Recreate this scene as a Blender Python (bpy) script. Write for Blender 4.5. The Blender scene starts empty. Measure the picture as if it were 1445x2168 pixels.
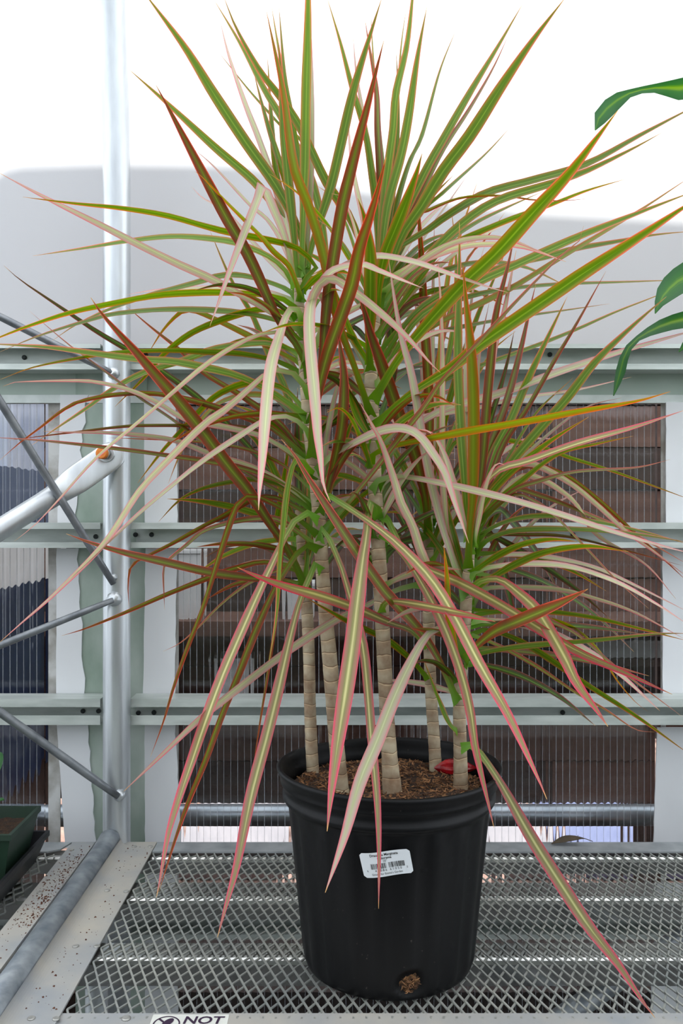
import bpy, math, random
from mathutils import Vector
from mathutils import noise as mnoise

# ------------------------------------------------------------------ camera, sky, sun, exposure
scene = bpy.context.scene
COL = scene.collection
CAM_Z = 1.346            # eye height in metres
F = 1820.0               # focal length in pixels of the 1445 x 2168 frame
cam_data = bpy.data.cameras.new('camera')
cam_data.sensor_fit = 'VERTICAL'
cam_data.sensor_height = 36.0
cam_data.lens = F / 2168.0 * 36.0
cam_data.clip_start = 0.02
cam_data.clip_end = 60.0
cam = bpy.data.objects.new('camera', cam_data)
cam.location = (0, 0, CAM_Z)
cam.rotation_euler = (math.radians(90), 0, 0)
COL.objects.link(cam)
scene.camera = cam

world = bpy.data.worlds.new('sky')
scene.world = world
world.use_nodes = True
wn = world.node_tree.nodes
wl = world.node_tree.links
wn.clear()
w_out = wn.new('ShaderNodeOutputWorld')
w_bg = wn.new('ShaderNodeBackground')
w_bg.inputs[0].default_value = (0.86, 0.93, 1.0, 1)
w_bg.inputs[1].default_value = 1.9
wl.new(w_bg.outputs[0], w_out.inputs[0])

sun_data = bpy.data.lights.new('sun', 'SUN')
sun_data.energy = 6.0
sun_data.angle = math.radians(0.8)
sun_data.color = (1.0, 0.97, 0.92)
sun = bpy.data.objects.new('sun', sun_data)
SUN_SLOPE = 1.0          # tan(elevation); it shines from behind the wall towards the camera
sun.rotation_euler = (math.atan2(1.0, SUN_SLOPE) * -1.0, 0, 0)
sun.location = (0, 6, 7)
COL.objects.link(sun)

scene.view_settings.view_transform = 'Standard'
scene.view_settings.look = 'None'
scene.view_settings.gamma = 1.0
scene.view_settings.use_curve_mapping = False
scene.view_settings.exposure = 0.26
scene.cycles.max_bounces = 10
scene.cycles.diffuse_bounces = 5
scene.cycles.transmission_bounces = 8
scene.cycles.transparent_max_bounces = 12
scene.cycles.caustics_reflective = False
scene.cycles.caustics_refractive = False
scene.cycles.sample_clamp_indirect = 6.0

R = random.Random(11)


def at(px, py, Y):
    """point of the room at depth Y that stands behind a spot of the photograph"""
    return Vector(((px - 722.5) / F * Y, Y, CAM_Z - (py - 1084.0) / F * Y))


def zat(py, Y):
    return CAM_Z - (py - 1084.0) / F * Y


def xat(px, Y):
    return (px - 722.5) / F * Y


# ------------------------------------------------------------------ colour and material helpers
def lin(c):
    out = []
    for v in c[:3]:
        v = v / 255.0
        out.append(v / 12.92 if v <= 0.04045 else ((v + 0.055) / 1.055) ** 2.4)
    return tuple(out) + (1.0,)


def new_mat(name):
    m = bpy.data.materials.new(name)
    m.use_nodes = True
    m.node_tree.nodes.clear()
    return m, m.node_tree.nodes, m.node_tree.links


def simple(name, col, rough=0.5, metal=0.0, noise=None, scale=20.0, amount=0.25, bump=0.0, bscale=60.0, spec=0.5, stretch=None, mid=0.5):
    """principled surface, its colour broken up by a noise between col and noise"""
    m, n, l = new_mat(name)
    out = n.new('ShaderNodeOutputMaterial')
    p = n.new('ShaderNodeBsdfPrincipled')
    l.new(p.outputs[0], out.inputs[0])
    p.inputs['Roughness'].default_value = rough
    p.inputs['Metallic'].default_value = metal
    p.inputs['Specular IOR Level'].default_value = spec
    tc = n.new('ShaderNodeTexCoord')
    mp = n.new('ShaderNodeMapping')
    l.new(tc.outputs['Object'], mp.inputs[0])
    if stretch:
        mp.inputs['Scale'].default_value = stretch
    if noise:
        t = n.new('ShaderNodeTexNoise')
        t.inputs['Scale'].default_value = scale
        t.inputs['Detail'].default_value = 6
        l.new(mp.outputs[0], t.inputs['Vector'])
        r = n.new('ShaderNodeValToRGB')
        r.color_ramp.elements[0].position = mid - amount
        r.color_ramp.elements[1].position = mid + amount
        r.color_ramp.elements[0].color = lin(col)
        r.color_ramp.elements[1].color = lin(noise)
        l.new(t.outputs[0], r.inputs[0])
        l.new(r.outputs[0], p.inputs['Base Color'])
    else:
        p.inputs['Base Color'].default_value = lin(col)
    if bump:
        t2 = n.new('ShaderNodeTexNoise')
        t2.inputs['Scale'].default_value = bscale
        t2.inputs['Detail'].default_value = 4
        l.new(mp.outputs[0], t2.inputs['Vector'])
        b = n.new('ShaderNodeBump')
        b.inputs['Strength'].default_value = bump
        b.inputs['Distance'].default_value = 0.002
        l.new(t2.outputs[0], b.inputs['Height'])
        l.new(b.outputs[0], p.inputs['Normal'])
    return m


M = {}
M['galv'] = simple('galvanised_steel', (186, 190, 194), 0.36, 0.75, (214, 219, 222), 14, 0.22, stretch=(3, 3, 0.5), bump=0.05)
M['galv_dull'] = simple('dull_galvanised_steel', (150, 155, 158), 0.5, 0.55, (190, 194, 196), 30, 0.22, bump=0.1)
M['rod'] = simple('grey_steel_rod', (112, 116, 122), 0.42, 0.6, (150, 154, 158), 40, 0.2)
M['rail'] = simple('galvanised_purlin', (178, 186, 181), 0.4, 0.3, (218, 224, 220), 22, 0.25, stretch=(0.6, 3, 3), bump=0.05)
M['plate_green'] = simple('algae_stained_plate', (128, 148, 132), 0.5, 0.2, (196, 206, 198), 7, 0.2, stretch=(1.4, 1, 0.8), bump=0.1)
M['band'] = simple('weathered_band', (160, 176, 164), 0.5, 0.3, (176, 188, 180), 12, 0.25, bump=0.08)
M['pale_strip'] = simple('pale_metal_strip', (200, 208, 204), 0.5, 0.2, (222, 228, 226), 40, 0.2)
M['tape'] = simple('white_tape', (226, 228, 231), 0.45, 0.0, (236, 237, 240), 10, 0.3, bump=0.5, bscale=14, stretch=(1, 1, 0.5))
M['dirty'] = simple('dirty_white_frame', (150, 146, 138), 0.7, 0.0, (206, 206, 204), 25, 0.14, bump=0.1)
M['screw'] = simple('dark_screw', (52, 56, 56), 0.45, 0.5)
M['bolt'] = simple('bolt_steel', (150, 150, 146), 0.45, 0.6, (186, 184, 178), 200, 0.2)
M['plastic_black'] = simple('black_nursery_plastic', (8, 8, 10), 0.48, 0.0, (70, 66, 62), 190, 0.03, bump=0.12, bscale=90, spec=0.24, mid=0.74)
M['green_plastic'] = simple('dark_green_plastic', (24, 44, 33), 0.45, 0.0, (32, 54, 40), 20, 0.2)
M['black_tray'] = simple('black_tray_plastic', (20, 20, 24), 0.45)
M['soil'] = simple('potting_soil', (26, 17, 11), 0.95, 0.0, (70, 46, 28), 160, 0.16, bump=0.8, bscale=300)
M['chip'] = simple('bark_chips', (74, 46, 28), 0.9, 0.0, (156, 112, 74), 120, 0.12)
M['crumb'] = simple('brown_crumbs', (66, 34, 24), 0.95, 0.0, (110, 66, 44), 300, 0.2)
M['root'] = simple('root_ball', (24, 15, 9), 0.95, 0.0, (120, 84, 50), 260, 0.14, bump=0.9, bscale=300)
M['white_label'] = simple('white_paper_label', (226, 230, 233), 0.45)
M['ink'] = simple('black_ink', (24, 22, 24), 0.6)
M['purple_ink'] = simple('purple_black_ink', (48, 26, 54), 0.6)
M['sticker_old'] = simple('old_white_sticker', (206, 208, 200), 0.5, 0.0, (222, 222, 214), 60, 0.2)
M['red_foil'] = simple('glossy_red_scrap', (170, 16, 26), 0.22, 0.0, (104, 8, 16), 60, 0.2, bump=0.6, bscale=80)
M['orange_plastic'] = simple('orange_plastic', (240, 146, 50), 0.5, 0.0, (226, 120, 44), 200, 0.2, bump=0.2, bscale=400)
M['expanded'] = simple('expanded_metal', (150, 154, 152), 0.45, 0.55, (186, 186, 178), 9, 0.2)
M['dusty'] = simple('dusty_steel_plate', (158, 162, 166), 0.6, 0.3, (192, 186, 174), 11, 0.2, bump=0.12)
M['tube_worn'] = simple('worn_steel_tube', (108, 116, 124), 0.4, 0.5, (156, 162, 166), 45, 0.2, bump=0.15)
M['channel'] = simple('bench_channel_steel', (176, 178, 176), 0.25, 0.92, (216, 216, 212), 18, 0.25)
M['brown_leaf'] = simple('dry_brown_leaf', (58, 48, 38), 0.8, 0.0, (86, 74, 56), 60, 0.2)
M['board'] = simple('reddish_brown_board', (84, 58, 50), 0.8, 0.0, (122, 90, 76), 7, 0.25, stretch=(0.5, 1, 5), bump=0.2)
M['board_dark'] = simple('dark_brown_board', (50, 38, 34), 0.8, 0.0, (76, 58, 50), 7, 0.25, stretch=(0.5, 1, 5), bump=0.2)
M['navy'] = simple('navy_sheet', (30, 42, 66), 0.4, 0.0, (46, 60, 90), 4, 0.25, bump=0.5, bscale=8)
M['pale_blue'] = simple('pale_blue_sheet', (186, 198, 226), 0.5, 0.0, (232, 236, 246), 6, 0.2)
M['pale_item'] = simple('pale_plastic', (238, 236, 232), 0.5)
M['ground'] = simple('reddish_gravel', (92, 66, 58), 0.95, 0.0, (176, 142, 126), 7, 0.12, bump=0.5)
M['concrete'] = simple('dark_ground_cloth', (34, 33, 34), 0.9, 0.0, (52, 50, 50), 5, 0.25, bump=0.3)
M['wall_board'] = simple('dull_green_board', (104, 114, 98), 0.8, 0.0, (126, 134, 116), 6)
M['sheet_grey'] = simple('pale_grey_sheet', (128, 124, 128), 0.8, 0.0, (150, 144, 146), 5)
M['sheet_blue'] = simple('dull_blue_sheet', (84, 94, 132), 0.8, 0.0, (108, 116, 150), 5)
M['outpipe'] = simple('outer_pipe', (150, 158, 164), 0.35, 0.7, (186, 192, 196), 20, 0.2)

# white greenhouse film: lets light through, blurred
m, n, l = new_mat('white_greenhouse_film')
out = n.new('ShaderNodeOutputMaterial')
mix = n.new('ShaderNodeMixShader')
mix.inputs[0].default_value = 0.6
dif = n.new('ShaderNodeBsdfDiffuse')
dif.inputs[0].default_value = (0.86, 0.87, 0.88, 1)
tr = n.new('ShaderNodeBsdfTranslucent')
tr.inputs[0].default_value = (0.93, 0.94, 0.96, 1)
tc = n.new('ShaderNodeTexCoord')
mp = n.new('ShaderNodeMapping')
mp.inputs['Scale'].default_value = (1.0, 1.0, 2.2)
mp.inputs['Rotation'].default_value = (0, 0.5, 0)
nt = n.new('ShaderNodeTexNoise')
nt.inputs['Scale'].default_value = 2.2
nt.inputs['Detail'].default_value = 3
bp = n.new('ShaderNodeBump')
bp.inputs['Strength'].default_value = 0.25
bp.inputs['Distance'].default_value = 0.03
l.new(tc.outputs['Object'], mp.inputs[0])
l.new(mp.outputs[0], nt.inputs['Vector'])
l.new(nt.outputs[0], bp.inputs['Height'])
l.new(bp.outputs[0], dif.inputs['Normal'])
l.new(bp.outputs[0], tr.inputs['Normal'])
l.new(dif.outputs[0], mix.inputs[1])
l.new(tr.outputs[0], mix.inputs[2])
l.new(mix.outputs[0], out.inputs[0])
M['film'] = m

# clear ribbed polycarbonate
m, n, l = new_mat('clear_ribbed_polycarbonate')
out = n.new('ShaderNodeOutputMaterial')
p = n.new('ShaderNodeBsdfPrincipled')
p.inputs['Base Color'].default_value = (0.93, 0.94, 0.96, 1)
p.inputs['Transmission Weight'].default_value = 1.0
p.inputs['Roughness'].default_value = 0.03
p.inputs['IOR'].default_value = 1.42
l.new(p.outputs[0], out.inputs[0])
M['clear'] = m
m, n, l = new_mat('clear_rib')
out = n.new('ShaderNodeOutputMaterial')
mix = n.new('ShaderNodeMixShader')
mix.inputs[0].default_value = 0.25
t = n.new('ShaderNodeBsdfTransparent')
g = n.new('ShaderNodeBsdfPrincipled')
g.inputs['Base Color'].default_value = (0.55, 0.57, 0.62, 1)
g.inputs['Roughness'].default_value = 0.25
l.new(t.outputs[0], mix.inputs[1])
l.new(g.outputs[0], mix.inputs[2])
l.new(mix.outputs[0], out.inputs[0])
M['rib'] = m


def leaf_mat(name, stops, base, tip, trans=0.4, rough=0.38, dark=0.75):
    """strap leaf: stripes across (uv x), green sheath to withered tip along (uv y)"""
    m, n, l = new_mat(name)
    out = n.new('ShaderNodeOutputMaterial')
    uv = n.new('ShaderNodeUVMap')
    uv.uv_map = 'uv'
    sep = n.new('ShaderNodeSeparateXYZ')
    l.new(uv.outputs[0], sep.inputs[0])
    info = n.new('ShaderNodeObjectInfo')
    # fine parallel veins
    mp = n.new('ShaderNodeMapping')
    mp.inputs['Scale'].default_value = (34, 2.0, 1)
    l.new(uv.outputs[0], mp.inputs[0])
    add = n.new('ShaderNodeVectorMath')
    add.operation = 'ADD'
    l.new(mp.outputs[0], add.inputs[0])
    cmb = n.new('ShaderNodeCombineXYZ')
    mul = n.new('ShaderNodeMath'); mul.operation = 'MULTIPLY'; mul.inputs[1].default_value = 37.0
    l.new(info.outputs['Random'], mul.inputs[0])
    l.new(mul.outputs[0], cmb.inputs[0]); l.new(mul.outputs[0], cmb.inputs[1])
    l.new(cmb.outputs[0], add.inputs[1])
    nz = n.new('ShaderNodeTexNoise')
    nz.inputs['Scale'].default_value = 1.0
    nz.inputs['Detail'].default_value = 3
    l.new(add.outputs[0], nz.inputs['Vector'])
    a = n.new('ShaderNodeMath'); a.operation = 'SUBTRACT'; a.inputs[1].default_value = 0.5
    l.new(sep.outputs[0], a.inputs[0])
    b = n.new('ShaderNodeMath'); b.operation = 'ABSOLUTE'
    l.new(a.outputs[0], b.inputs[0])
    c = n.new('ShaderNodeMath'); c.operation = 'MULTIPLY'; c.inputs[1].default_value = 2.0
    l.new(b.outputs[0], c.inputs[0])
    d = n.new('ShaderNodeMath'); d.operation = 'MULTIPLY_ADD'; d.inputs[1].default_value = 0.46; d.inputs[2].default_value = -0.23
    l.new(nz.outputs[0], d.inputs[0])
    e = n.new('ShaderNodeMath'); e.operation = 'ADD'
    l.new(c.outputs[0], e.inputs[0]); l.new(d.outputs[0], e.inputs[1])
    ramp = n.new('ShaderNodeValToRGB')
    cr = ramp.color_ramp
    cr.elements[0].position = stops[0][0]; cr.elements[0].color = lin(stops[0][1])
    cr.elements[1].position = stops[-1][0]; cr.elements[1].color = lin(stops[-1][1])
    for pos, colr in stops[1:-1]:
        el = cr.elements.new(pos); el.color = lin(colr)
    rv = n.new('ShaderNodeMapRange'); rv.inputs[1].default_value = 0.62; rv.inputs[2].default_value = 1.0
    rv.inputs[3].default_value = 0.0; rv.inputs[4].default_value = 0.42
    l.new(sep.outputs[1], rv.inputs[0])
    e2 = n.new('ShaderNodeMath'); e2.operation = 'ADD'; e2.use_clamp = True
    l.new(e.outputs[0], e2.inputs[0]); l.new(rv.outputs[0], e2.inputs[1])
    l.new(e2.outputs[0], ramp.inputs[0])
    # green sheath
    rb = n.new('ShaderNodeMapRange'); rb.inputs[1].default_value = 0.02; rb.inputs[2].default_value = 0.17
    rb.inputs[3].default_value = 1.0; rb.inputs[4].default_value = 0.0
    l.new(sep.outputs[1], rb.inputs[0])
    mb = n.new('ShaderNodeMix'); mb.data_type = 'RGBA'
    l.new(rb.outputs[0], mb.inputs[0]); l.new(ramp.outputs[0], mb.inputs[6]); mb.inputs[7].default_value = lin(base)
    # withered tip
    rt = n.new('ShaderNodeMapRange'); rt.inputs[1].default_value = 0.972; rt.inputs[2].default_value = 0.992
    l.new(sep.outputs[1], rt.inputs[0])
    mt = n.new('ShaderNodeMix'); mt.data_type = 'RGBA'
    l.new(rt.outputs[0], mt.inputs[0]); l.new(mb.outputs[2], mt.inputs[6]); mt.inputs[7].default_value = lin(tip)
    # leaf to leaf variation
    vr = n.new('ShaderNodeMapRange'); vr.inputs[3].default_value = dark; vr.inputs[4].default_value = 1.12
    l.new(info.outputs['Random'], vr.inputs[0])
    hs = n.new('ShaderNodeHueSaturation')
    hs.inputs['Saturation'].default_value = 1.06
    l.new(vr.outputs[0], hs.inputs['Value']); l.new(mt.outputs[2], hs.inputs['Color'])
    pr = n.new('ShaderNodeBsdfPrincipled')
    pr.inputs['Roughness'].default_value = rough
    pr.inputs['Specular IOR Level'].default_value = 0.35
    l.new(hs.outputs[0], pr.inputs['Base Color'])
    ts = n.new('ShaderNodeBsdfTranslucent')
    sat = n.new('ShaderNodeHueSaturation'); sat.inputs['Saturation'].default_value = 1.18; sat.inputs['Value'].default_value = 1.35
    l.new(hs.outputs[0], sat.inputs['Color']); l.new(sat.outputs[0], ts.inputs[0])
    mx = n.new('ShaderNodeMixShader'); mx.inputs[0].default_value = trans
    l.new(pr.outputs[0], mx.inputs[1]); l.new(ts.outputs[0], mx.inputs[2]); l.new(mx.outputs[0], out.inputs[0])
    return m


TAN = (222, 176, 120)
LM = {
    'g': leaf_mat('leaf_green', [(0.0, (138, 166, 74)), (0.16, (92, 128, 38)), (0.5, (104, 128, 44)), (0.75, (142, 138, 64)), (0.92, (164, 116, 70)), (1.0, (230, 140, 118))], (112, 152, 60), TAN, 0.45),
    'r': leaf_mat('leaf_bronze', [(0.0, (148, 160, 82)), (0.16, (112, 126, 56)), (0.4, (124, 100, 62)), (0.7, (134, 82, 60)), (0.92, (150, 74, 62)), (1.0, (222, 118, 104))], (104, 144, 56), TAN, 0.38),
    'p': leaf_mat('leaf_pale', [(0.0, (216, 220, 176)), (0.14, (190, 196, 150)), (0.45, (198, 188, 164)), (0.75, (206, 174, 164)), (0.9, (214, 158, 154)), (1.0, (228, 140, 146))], (128, 168, 84), TAN, 0.35),
    'k': leaf_mat('leaf_pink', [(0.0, (222, 220, 160)), (0.14, (196, 190, 130)), (0.26, (140, 142, 88)), (0.5, (160, 134, 104)), (0.76, (180, 128, 112)), (0.9, (206, 100, 110)), (1.0, (226, 104, 120))], (120, 170, 70), TAN, 0.35),
    'o': leaf_mat('leaf_orange', [(0.0, (140, 160, 62)), (0.3, (128, 140, 46)), (0.62, (150, 126, 50)), (0.92, (184, 112, 62)), (1.0, (230, 134, 104))], (110, 150, 50), (226, 150, 60), 0.42),
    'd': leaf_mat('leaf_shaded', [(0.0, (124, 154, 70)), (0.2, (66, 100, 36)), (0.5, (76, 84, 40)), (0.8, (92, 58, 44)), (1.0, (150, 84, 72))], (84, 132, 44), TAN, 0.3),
}

# broad corn-plant leaf
M['broad'] = leaf_mat('broad_leaf_green', [(0.0, (150, 178, 84)), (0.2, (112, 150, 66)), (0.4, (64, 112, 58)), (1.0, (54, 98, 56))], (70, 120, 60), (70, 120, 60), 0.4)

# cane bark with ring scars
m, n, l = new_mat('cane_bark')
out = n.new('ShaderNodeOutputMaterial')
p = n.new('ShaderNodeBsdfPrincipled')
p.inputs['Roughness'].default_value = 0.75
uv = n.new('ShaderNodeUVMap'); uv.uv_map = 'uv'
sep = n.new('ShaderNodeSeparateXYZ')
l.new(uv.outputs[0], sep.inputs[0])
tc = n.new('ShaderNodeTexCoord')
nz = n.new('ShaderNodeTexNoise'); nz.inputs['Scale'].default_value = 42; nz.inputs['Detail'].default_value = 5
l.new(tc.outputs['Object'], nz.inputs['Vector'])
nz2 = n.new('ShaderNodeTexNoise'); nz2.inputs['Scale'].default_value = 34; nz2.inputs['Detail'].default_value = 2
l.new(tc.outputs['Object'], nz2.inputs['Vector'])
ma = n.new('ShaderNodeMath'); ma.operation = 'MULTIPLY_ADD'; ma.inputs[1].default_value = 0.8
l.new(nz2.outputs[0], ma.inputs[0]); l.new(sep.outputs[1], ma.inputs[2])
fr = n.new('ShaderNodeMath'); fr.operation = 'FRACT'
l.new(ma.outputs[0], fr.inputs[0])
rp = n.new('ShaderNodeValToRGB')
cr = rp.color_ramp
cr.elements[0].position = 0.0; cr.elements[0].color = lin((140, 112, 84))
cr.elements[1].position = 1.0; cr.elements[1].color = lin((226, 206, 166))
for pos, c_ in ((0.04, (134, 112, 88)), (0.10, (168, 154, 128)), (0.55, (182, 168, 142)), (0.93, (184, 164, 134)), (0.965, (222, 204, 168))):
    el = cr.elements.new(pos); el.color = lin(c_)
l.new(fr.outputs[0], rp.inputs[0])
r2 = n.new('ShaderNodeValToRGB')
r2.color_ramp.elements[0].position = 0.34; r2.color_ramp.elements[0].color = lin((152, 110, 80))
r2.color_ramp.elements[1].position = 0.62; r2.color_ramp.elements[1].color = (1, 1, 1, 1)
l.new(nz.outputs[0], r2.inputs[0])
mm = n.new('ShaderNodeMix'); mm.data_type = 'RGBA'; mm.blend_type = 'MULTIPLY'; mm.inputs[0].default_value = 0.7
l.new(rp.outputs[0], mm.inputs[6]); l.new(r2.outputs[0], mm.inputs[7])
l.new(mm.outputs[2], p.inputs['Base Color'])
bm_ = n.new('ShaderNodeBump'); bm_.inputs['Strength'].default_value = 0.35; bm_.inputs['Distance'].default_value = 0.0015
l.new(fr.outputs[0], bm_.inputs['Height']); l.new(bm_.outputs[0], p.inputs['Normal'])
l.new(p.outputs[0], out.inputs[0])
M['bark'] = m


# ------------------------------------------------------------------ mesh helpers
class MB:
    def __init__(self):
        self.v = []; self.f = []; self.uv = []; self.smooth = []

    def quad_grid(self, rows, uvs=None, smooth=True, close=False):
        b = len(self.v)
        nc = len(rows[0])
        for r_ in rows:
            self.v += [tuple(p_) for p_ in r_]
        for i in range(len(rows) - 1):
            for j in range(nc if close else nc - 1):
                j2 = (j + 1) % nc
                self.f.append((b + i * nc + j, b + i * nc + j2, b + (i + 1) * nc + j2, b + (i + 1) * nc + j))
                self.smooth.append(smooth)
                if uvs:
                    self.uv.append([uvs[i][j], uvs[i][j + 1] if j + 1 < len(uvs[i]) else uvs[i][j], uvs[i + 1][j + 1] if j + 1 < len(uvs[i]) else uvs[i + 1][j], uvs[i + 1][j]])
                else:
                    self.uv.append([(0, 0)] * 4)

    def face(self, pts, smooth=False):
        b = len(self.v)
        self.v += [tuple(p_) for p_ in pts]
        self.f.append(tuple(range(b, b + len(pts))))
        self.smooth.append(smooth)
        self.uv.append([(0, 0)] * len(pts))

    def box(self, x0, x1, y0, y1, z0, z1):
        b = len(self.v)
        self.v += [(x0, y0, z0), (x1, y0, z0), (x1, y1, z0), (x0, y1, z0), (x0, y0, z1), (x1, y0, z1), (x1, y1, z1), (x0, y1, z1)]
        for q in ((0, 3, 2, 1), (4, 5, 6, 7), (0, 1, 5, 4), (1, 2, 6, 5), (2, 3, 7, 6), (3, 0, 4, 7)):
            self.f.append(tuple(b + i for i in q)); self.smooth.append(False); self.uv.append([(0, 0)] * 4)

    def prism_x(self, prof, x0, x1):
        """closed (y, z) outline extruded along x"""
        b = len(self.v); k = len(prof)
        self.v += [(x0, y, z) for y, z in prof] + [(x1, y, z) for y, z in prof]
        for i in range(k):
            j = (i + 1) % k
            self.f.append((b + i, b + j, b + k + j, b + k + i)); self.smooth.append(False); self.uv.append([(0, 0)] * 4)
        self.f.append(tuple(b + i for i in reversed(range(k)))); self.smooth.append(False); self.uv.append([(0, 0)] * k)
        self.f.append(tuple(b + k + i for i in range(k))); self.smooth.append(False); self.uv.append([(0, 0)] * k)

    def prism_y(self, prof, y0, y1):
        """closed (x, z) outline extruded along y"""
        b = len(self.v); k = len(prof)
        self.v += [(x, y0, z) for x, z in prof] + [(x, y1, z) for x, z in prof]
        for i in range(k):
            j = (i + 1) % k
            self.f.append((b + i, b + j, b + k + j, b + k + i)); self.smooth.append(False); self.uv.append([(0, 0)] * 4)
        self.f.append(tuple(b + i for i in range(k))); self.smooth.append(False); self.uv.append([(0, 0)] * k)
        self.f.append(tuple(b + k + i for i in reversed(range(k)))); self.smooth.append(False); self.uv.append([(0, 0)] * k)

    def prism_z(self, outline, z0, z1):
        b = len(self.v); k = len(outline)
        self.v += [(x, y, z0) for x, y in outline] + [(x, y, z1) for x, y in outline]
        for i in range(k):
            j = (i + 1) % k
            self.f.append((b + i, b + j, b + k + j, b + k + i)); self.smooth.append(False); self.uv.append([(0, 0)] * 4)
        self.f.append(tuple(b + i for i in reversed(range(k)))); self.smooth.append(False); self.uv.append([(0, 0)] * k)
        self.f.append(tuple(b + k + i for i in range(k))); self.smooth.append(False); self.uv.append([(0, 0)] * k)

    def tube(self, pts, rad, seg=12, caps=True, vscale=0.0, flat=None):
        """round tube along pts; rad a number or one per point; flat: (index -> thickness ratio)"""
        pts = [Vector(p_) for p_ in pts]
        if not isinstance(rad, (list, tuple)):
            rad = [rad] * len(pts)
        rows = []; uvs = []; s = 0.0
        prev = None
        for i, p_ in enumerate(pts):
            t = (pts[min(i + 1, len(pts) - 1)] - pts[max(i - 1, 0)]).normalized()
            if prev is None:
                up = Vector((0, 0, 1)) if abs(t.z) < 0.9 else Vector((0, 1, 0))
                a = t.cross(up).normalized()
            else:
                a = (prev - t * prev.dot(t)).normalized()
            prev = a
            c = t.cross(a).normalized()
            if i:
                s += (p_ - pts[i - 1]).length
            row = []; ur = []
            for k in range(seg):
                an = 2 * math.pi * k / seg
                row.append(p_ + a * math.cos(an) * rad[i] + c * math.sin(an) * rad[i])
                ur.append((k / seg, s * vscale))
            ur.append((1.0, s * vscale))
            rows.append(row); uvs.append(ur)
        b = len(self.v)
        self.quad_grid(rows, uvs, True, True)
        if caps:
            n_ = len(rows)
            self.f.append(tuple(b + k for k in reversed(range(seg)))); self.smooth.append(False); self.uv.append([(0, 0)] * seg)
            self.f.append(tuple(b + (n_ - 1) * seg + k for k in range(seg))); self.smooth.append(False); self.uv.append([(0, 0)] * seg)

    def lathe(self, prof, c, sx=1.0, sy=1.0, seg=48, mod=None):
        rows = []
        for r_, z in prof:
            row = []
            for k in range(seg):
                an = 2 * math.pi * k / seg
                q = r_ * (mod(an, z, r_) if mod else 1.0)
                row.append((c[0] + math.cos(an) * q * sx, c[1] + math.sin(an) * q * sy, z))
            rows.append(row)
        self.quad_grid(rows, None, True, True)

    def build(self, name, mat, parent=None):
        me = bpy.data.meshes.new(name)
        me.from_pydata(self.v, [], self.f)
        me.polygons.foreach_set('use_smooth', self.smooth)
        ul = me.uv_layers.new(name='uv')
        flat = [c for face in self.uv for co in face for c in co]
        ul.data.foreach_set('uv', flat)
        me.materials.append(mat)
        me.update()
        o = bpy.data.objects.new(name, me)
        COL.objects.link(o)
        if parent is not None:
            o.parent = parent
            o.matrix_parent_inverse = parent.matrix_basis.inverted()
        return o


def tag(o, label=None, cat=None, group=None, kind=None):
    if label: o['label'] = label
    if cat: o['category'] = cat
    if group: o['group'] = group
    if kind: o['kind'] = kind
    return o


def empty(name, loc=(0, 0, 0)):
    o = bpy.data.objects.new(name, None)
    o.location = loc
    o.empty_display_size = 0.05
    COL.objects.link(o)
    return o


def disc_bolt(c, axis, r, h, seg=10):
    mb = MB()
    c = Vector(c); a = Vector(axis).normalized()
    mb.tube([c, c + a * h * 0.6, c + a * h], [r, r, r * 0.75], seg)
    return mb


def text_mesh(txt, size, align='CENTER', bold=0.0):
    cu = bpy.data.curves.new('lettering', 'FONT')
    cu.body = txt
    cu.size = size
    cu.align_x = align
    cu.align_y = 'CENTER'
    cu.offset = bold
    cu.resolution_u = 3
    ob = bpy.data.objects.new('lettering', cu)
    COL.objects.link(ob)
    dg = bpy.context.evaluated_depsgraph_get()
    me = bpy.data.meshes.new_from_object(ob.evaluated_get(dg))
    v = [tuple(q.co) for q in me.vertices]
    f = [tuple(q.vertices) for q in me.polygons]
    bpy.data.objects.remove(ob)
    bpy.data.meshes.remove(me)
    bpy.data.curves.remove(cu)
    return v, f

# ------------------------------------------------------------------ the setting: back wall, film, ground
YP = 1.42      # depth of the hoop post
YR = 1.43      # front lips of the purlins
YW = 1.50      # depth of the clear panels
XL, XR = -2.3, 2.3
wall = tag(empty('wall_back', (0, YW, 0)), kind='structure')

# purlin rails: (y top lip, height of lips and web in px)
RAILS = [(728, 737, 770, 782), (1107, 1120, 1148, 1160), (1480, 1497, 1515, 1535)]


def rail_profile(z3, z2, z1, z0):
    # hat section seen end-on: return lips in front, web behind
    t = 0.0022
    yb = YR + 0.045
    return [(YR, z3), (yb, z3), (yb, z0), (YR, z0), (YR, z1), (YR + t, z1), (YR + t, z0 + t), (yb - t, z0 + t),
            (yb - t, z3 - t), (YR + t, z3 - t), (YR + t, z2), (YR, z2)]


screws = {0: ([25, 1163 + 400], [(52, 757)], [(309, 751), (1163, 751)]),
          1: (None, [(203, 1136)], [(287, 1132), (321, 1132), (1212, 1132)]),
          2: (None, [(176, 1505), (209, 1505)], [(293, 1509), (326, 1508), (1190, 1508)])}
for i, (a, b, c, d) in enumerate(RAILS):
    zs = [zat(q, YR) for q in (a, b, c, d)]
    for side, (x0, x1) in enumerate(((XL, xat(212, YR)), (xat(275, YR), XR))):
        mb = MB(); mb.prism_x(rail_profile(*zs), x0, x1)
        r_ = mb.build('purlin_rail', M['rail'], wall)
        for (sx, sy) in screws[i][1 + side]:
            pt = at(sx, sy, YR + 0.043)
            disc_bolt(pt, (0, -1, 0), 0.0042, 0.004).build('screw', M['screw'], r_)
# lower rails half hidden by the bench
for zc in (0.655, 0.30):
    mb = MB(); mb.prism_x(rail_profile(zc + .02, zc + .012, zc - .012, zc - .02), XL, XR)
    mb.build('purlin_rail', M['rail'], wall)

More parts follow.
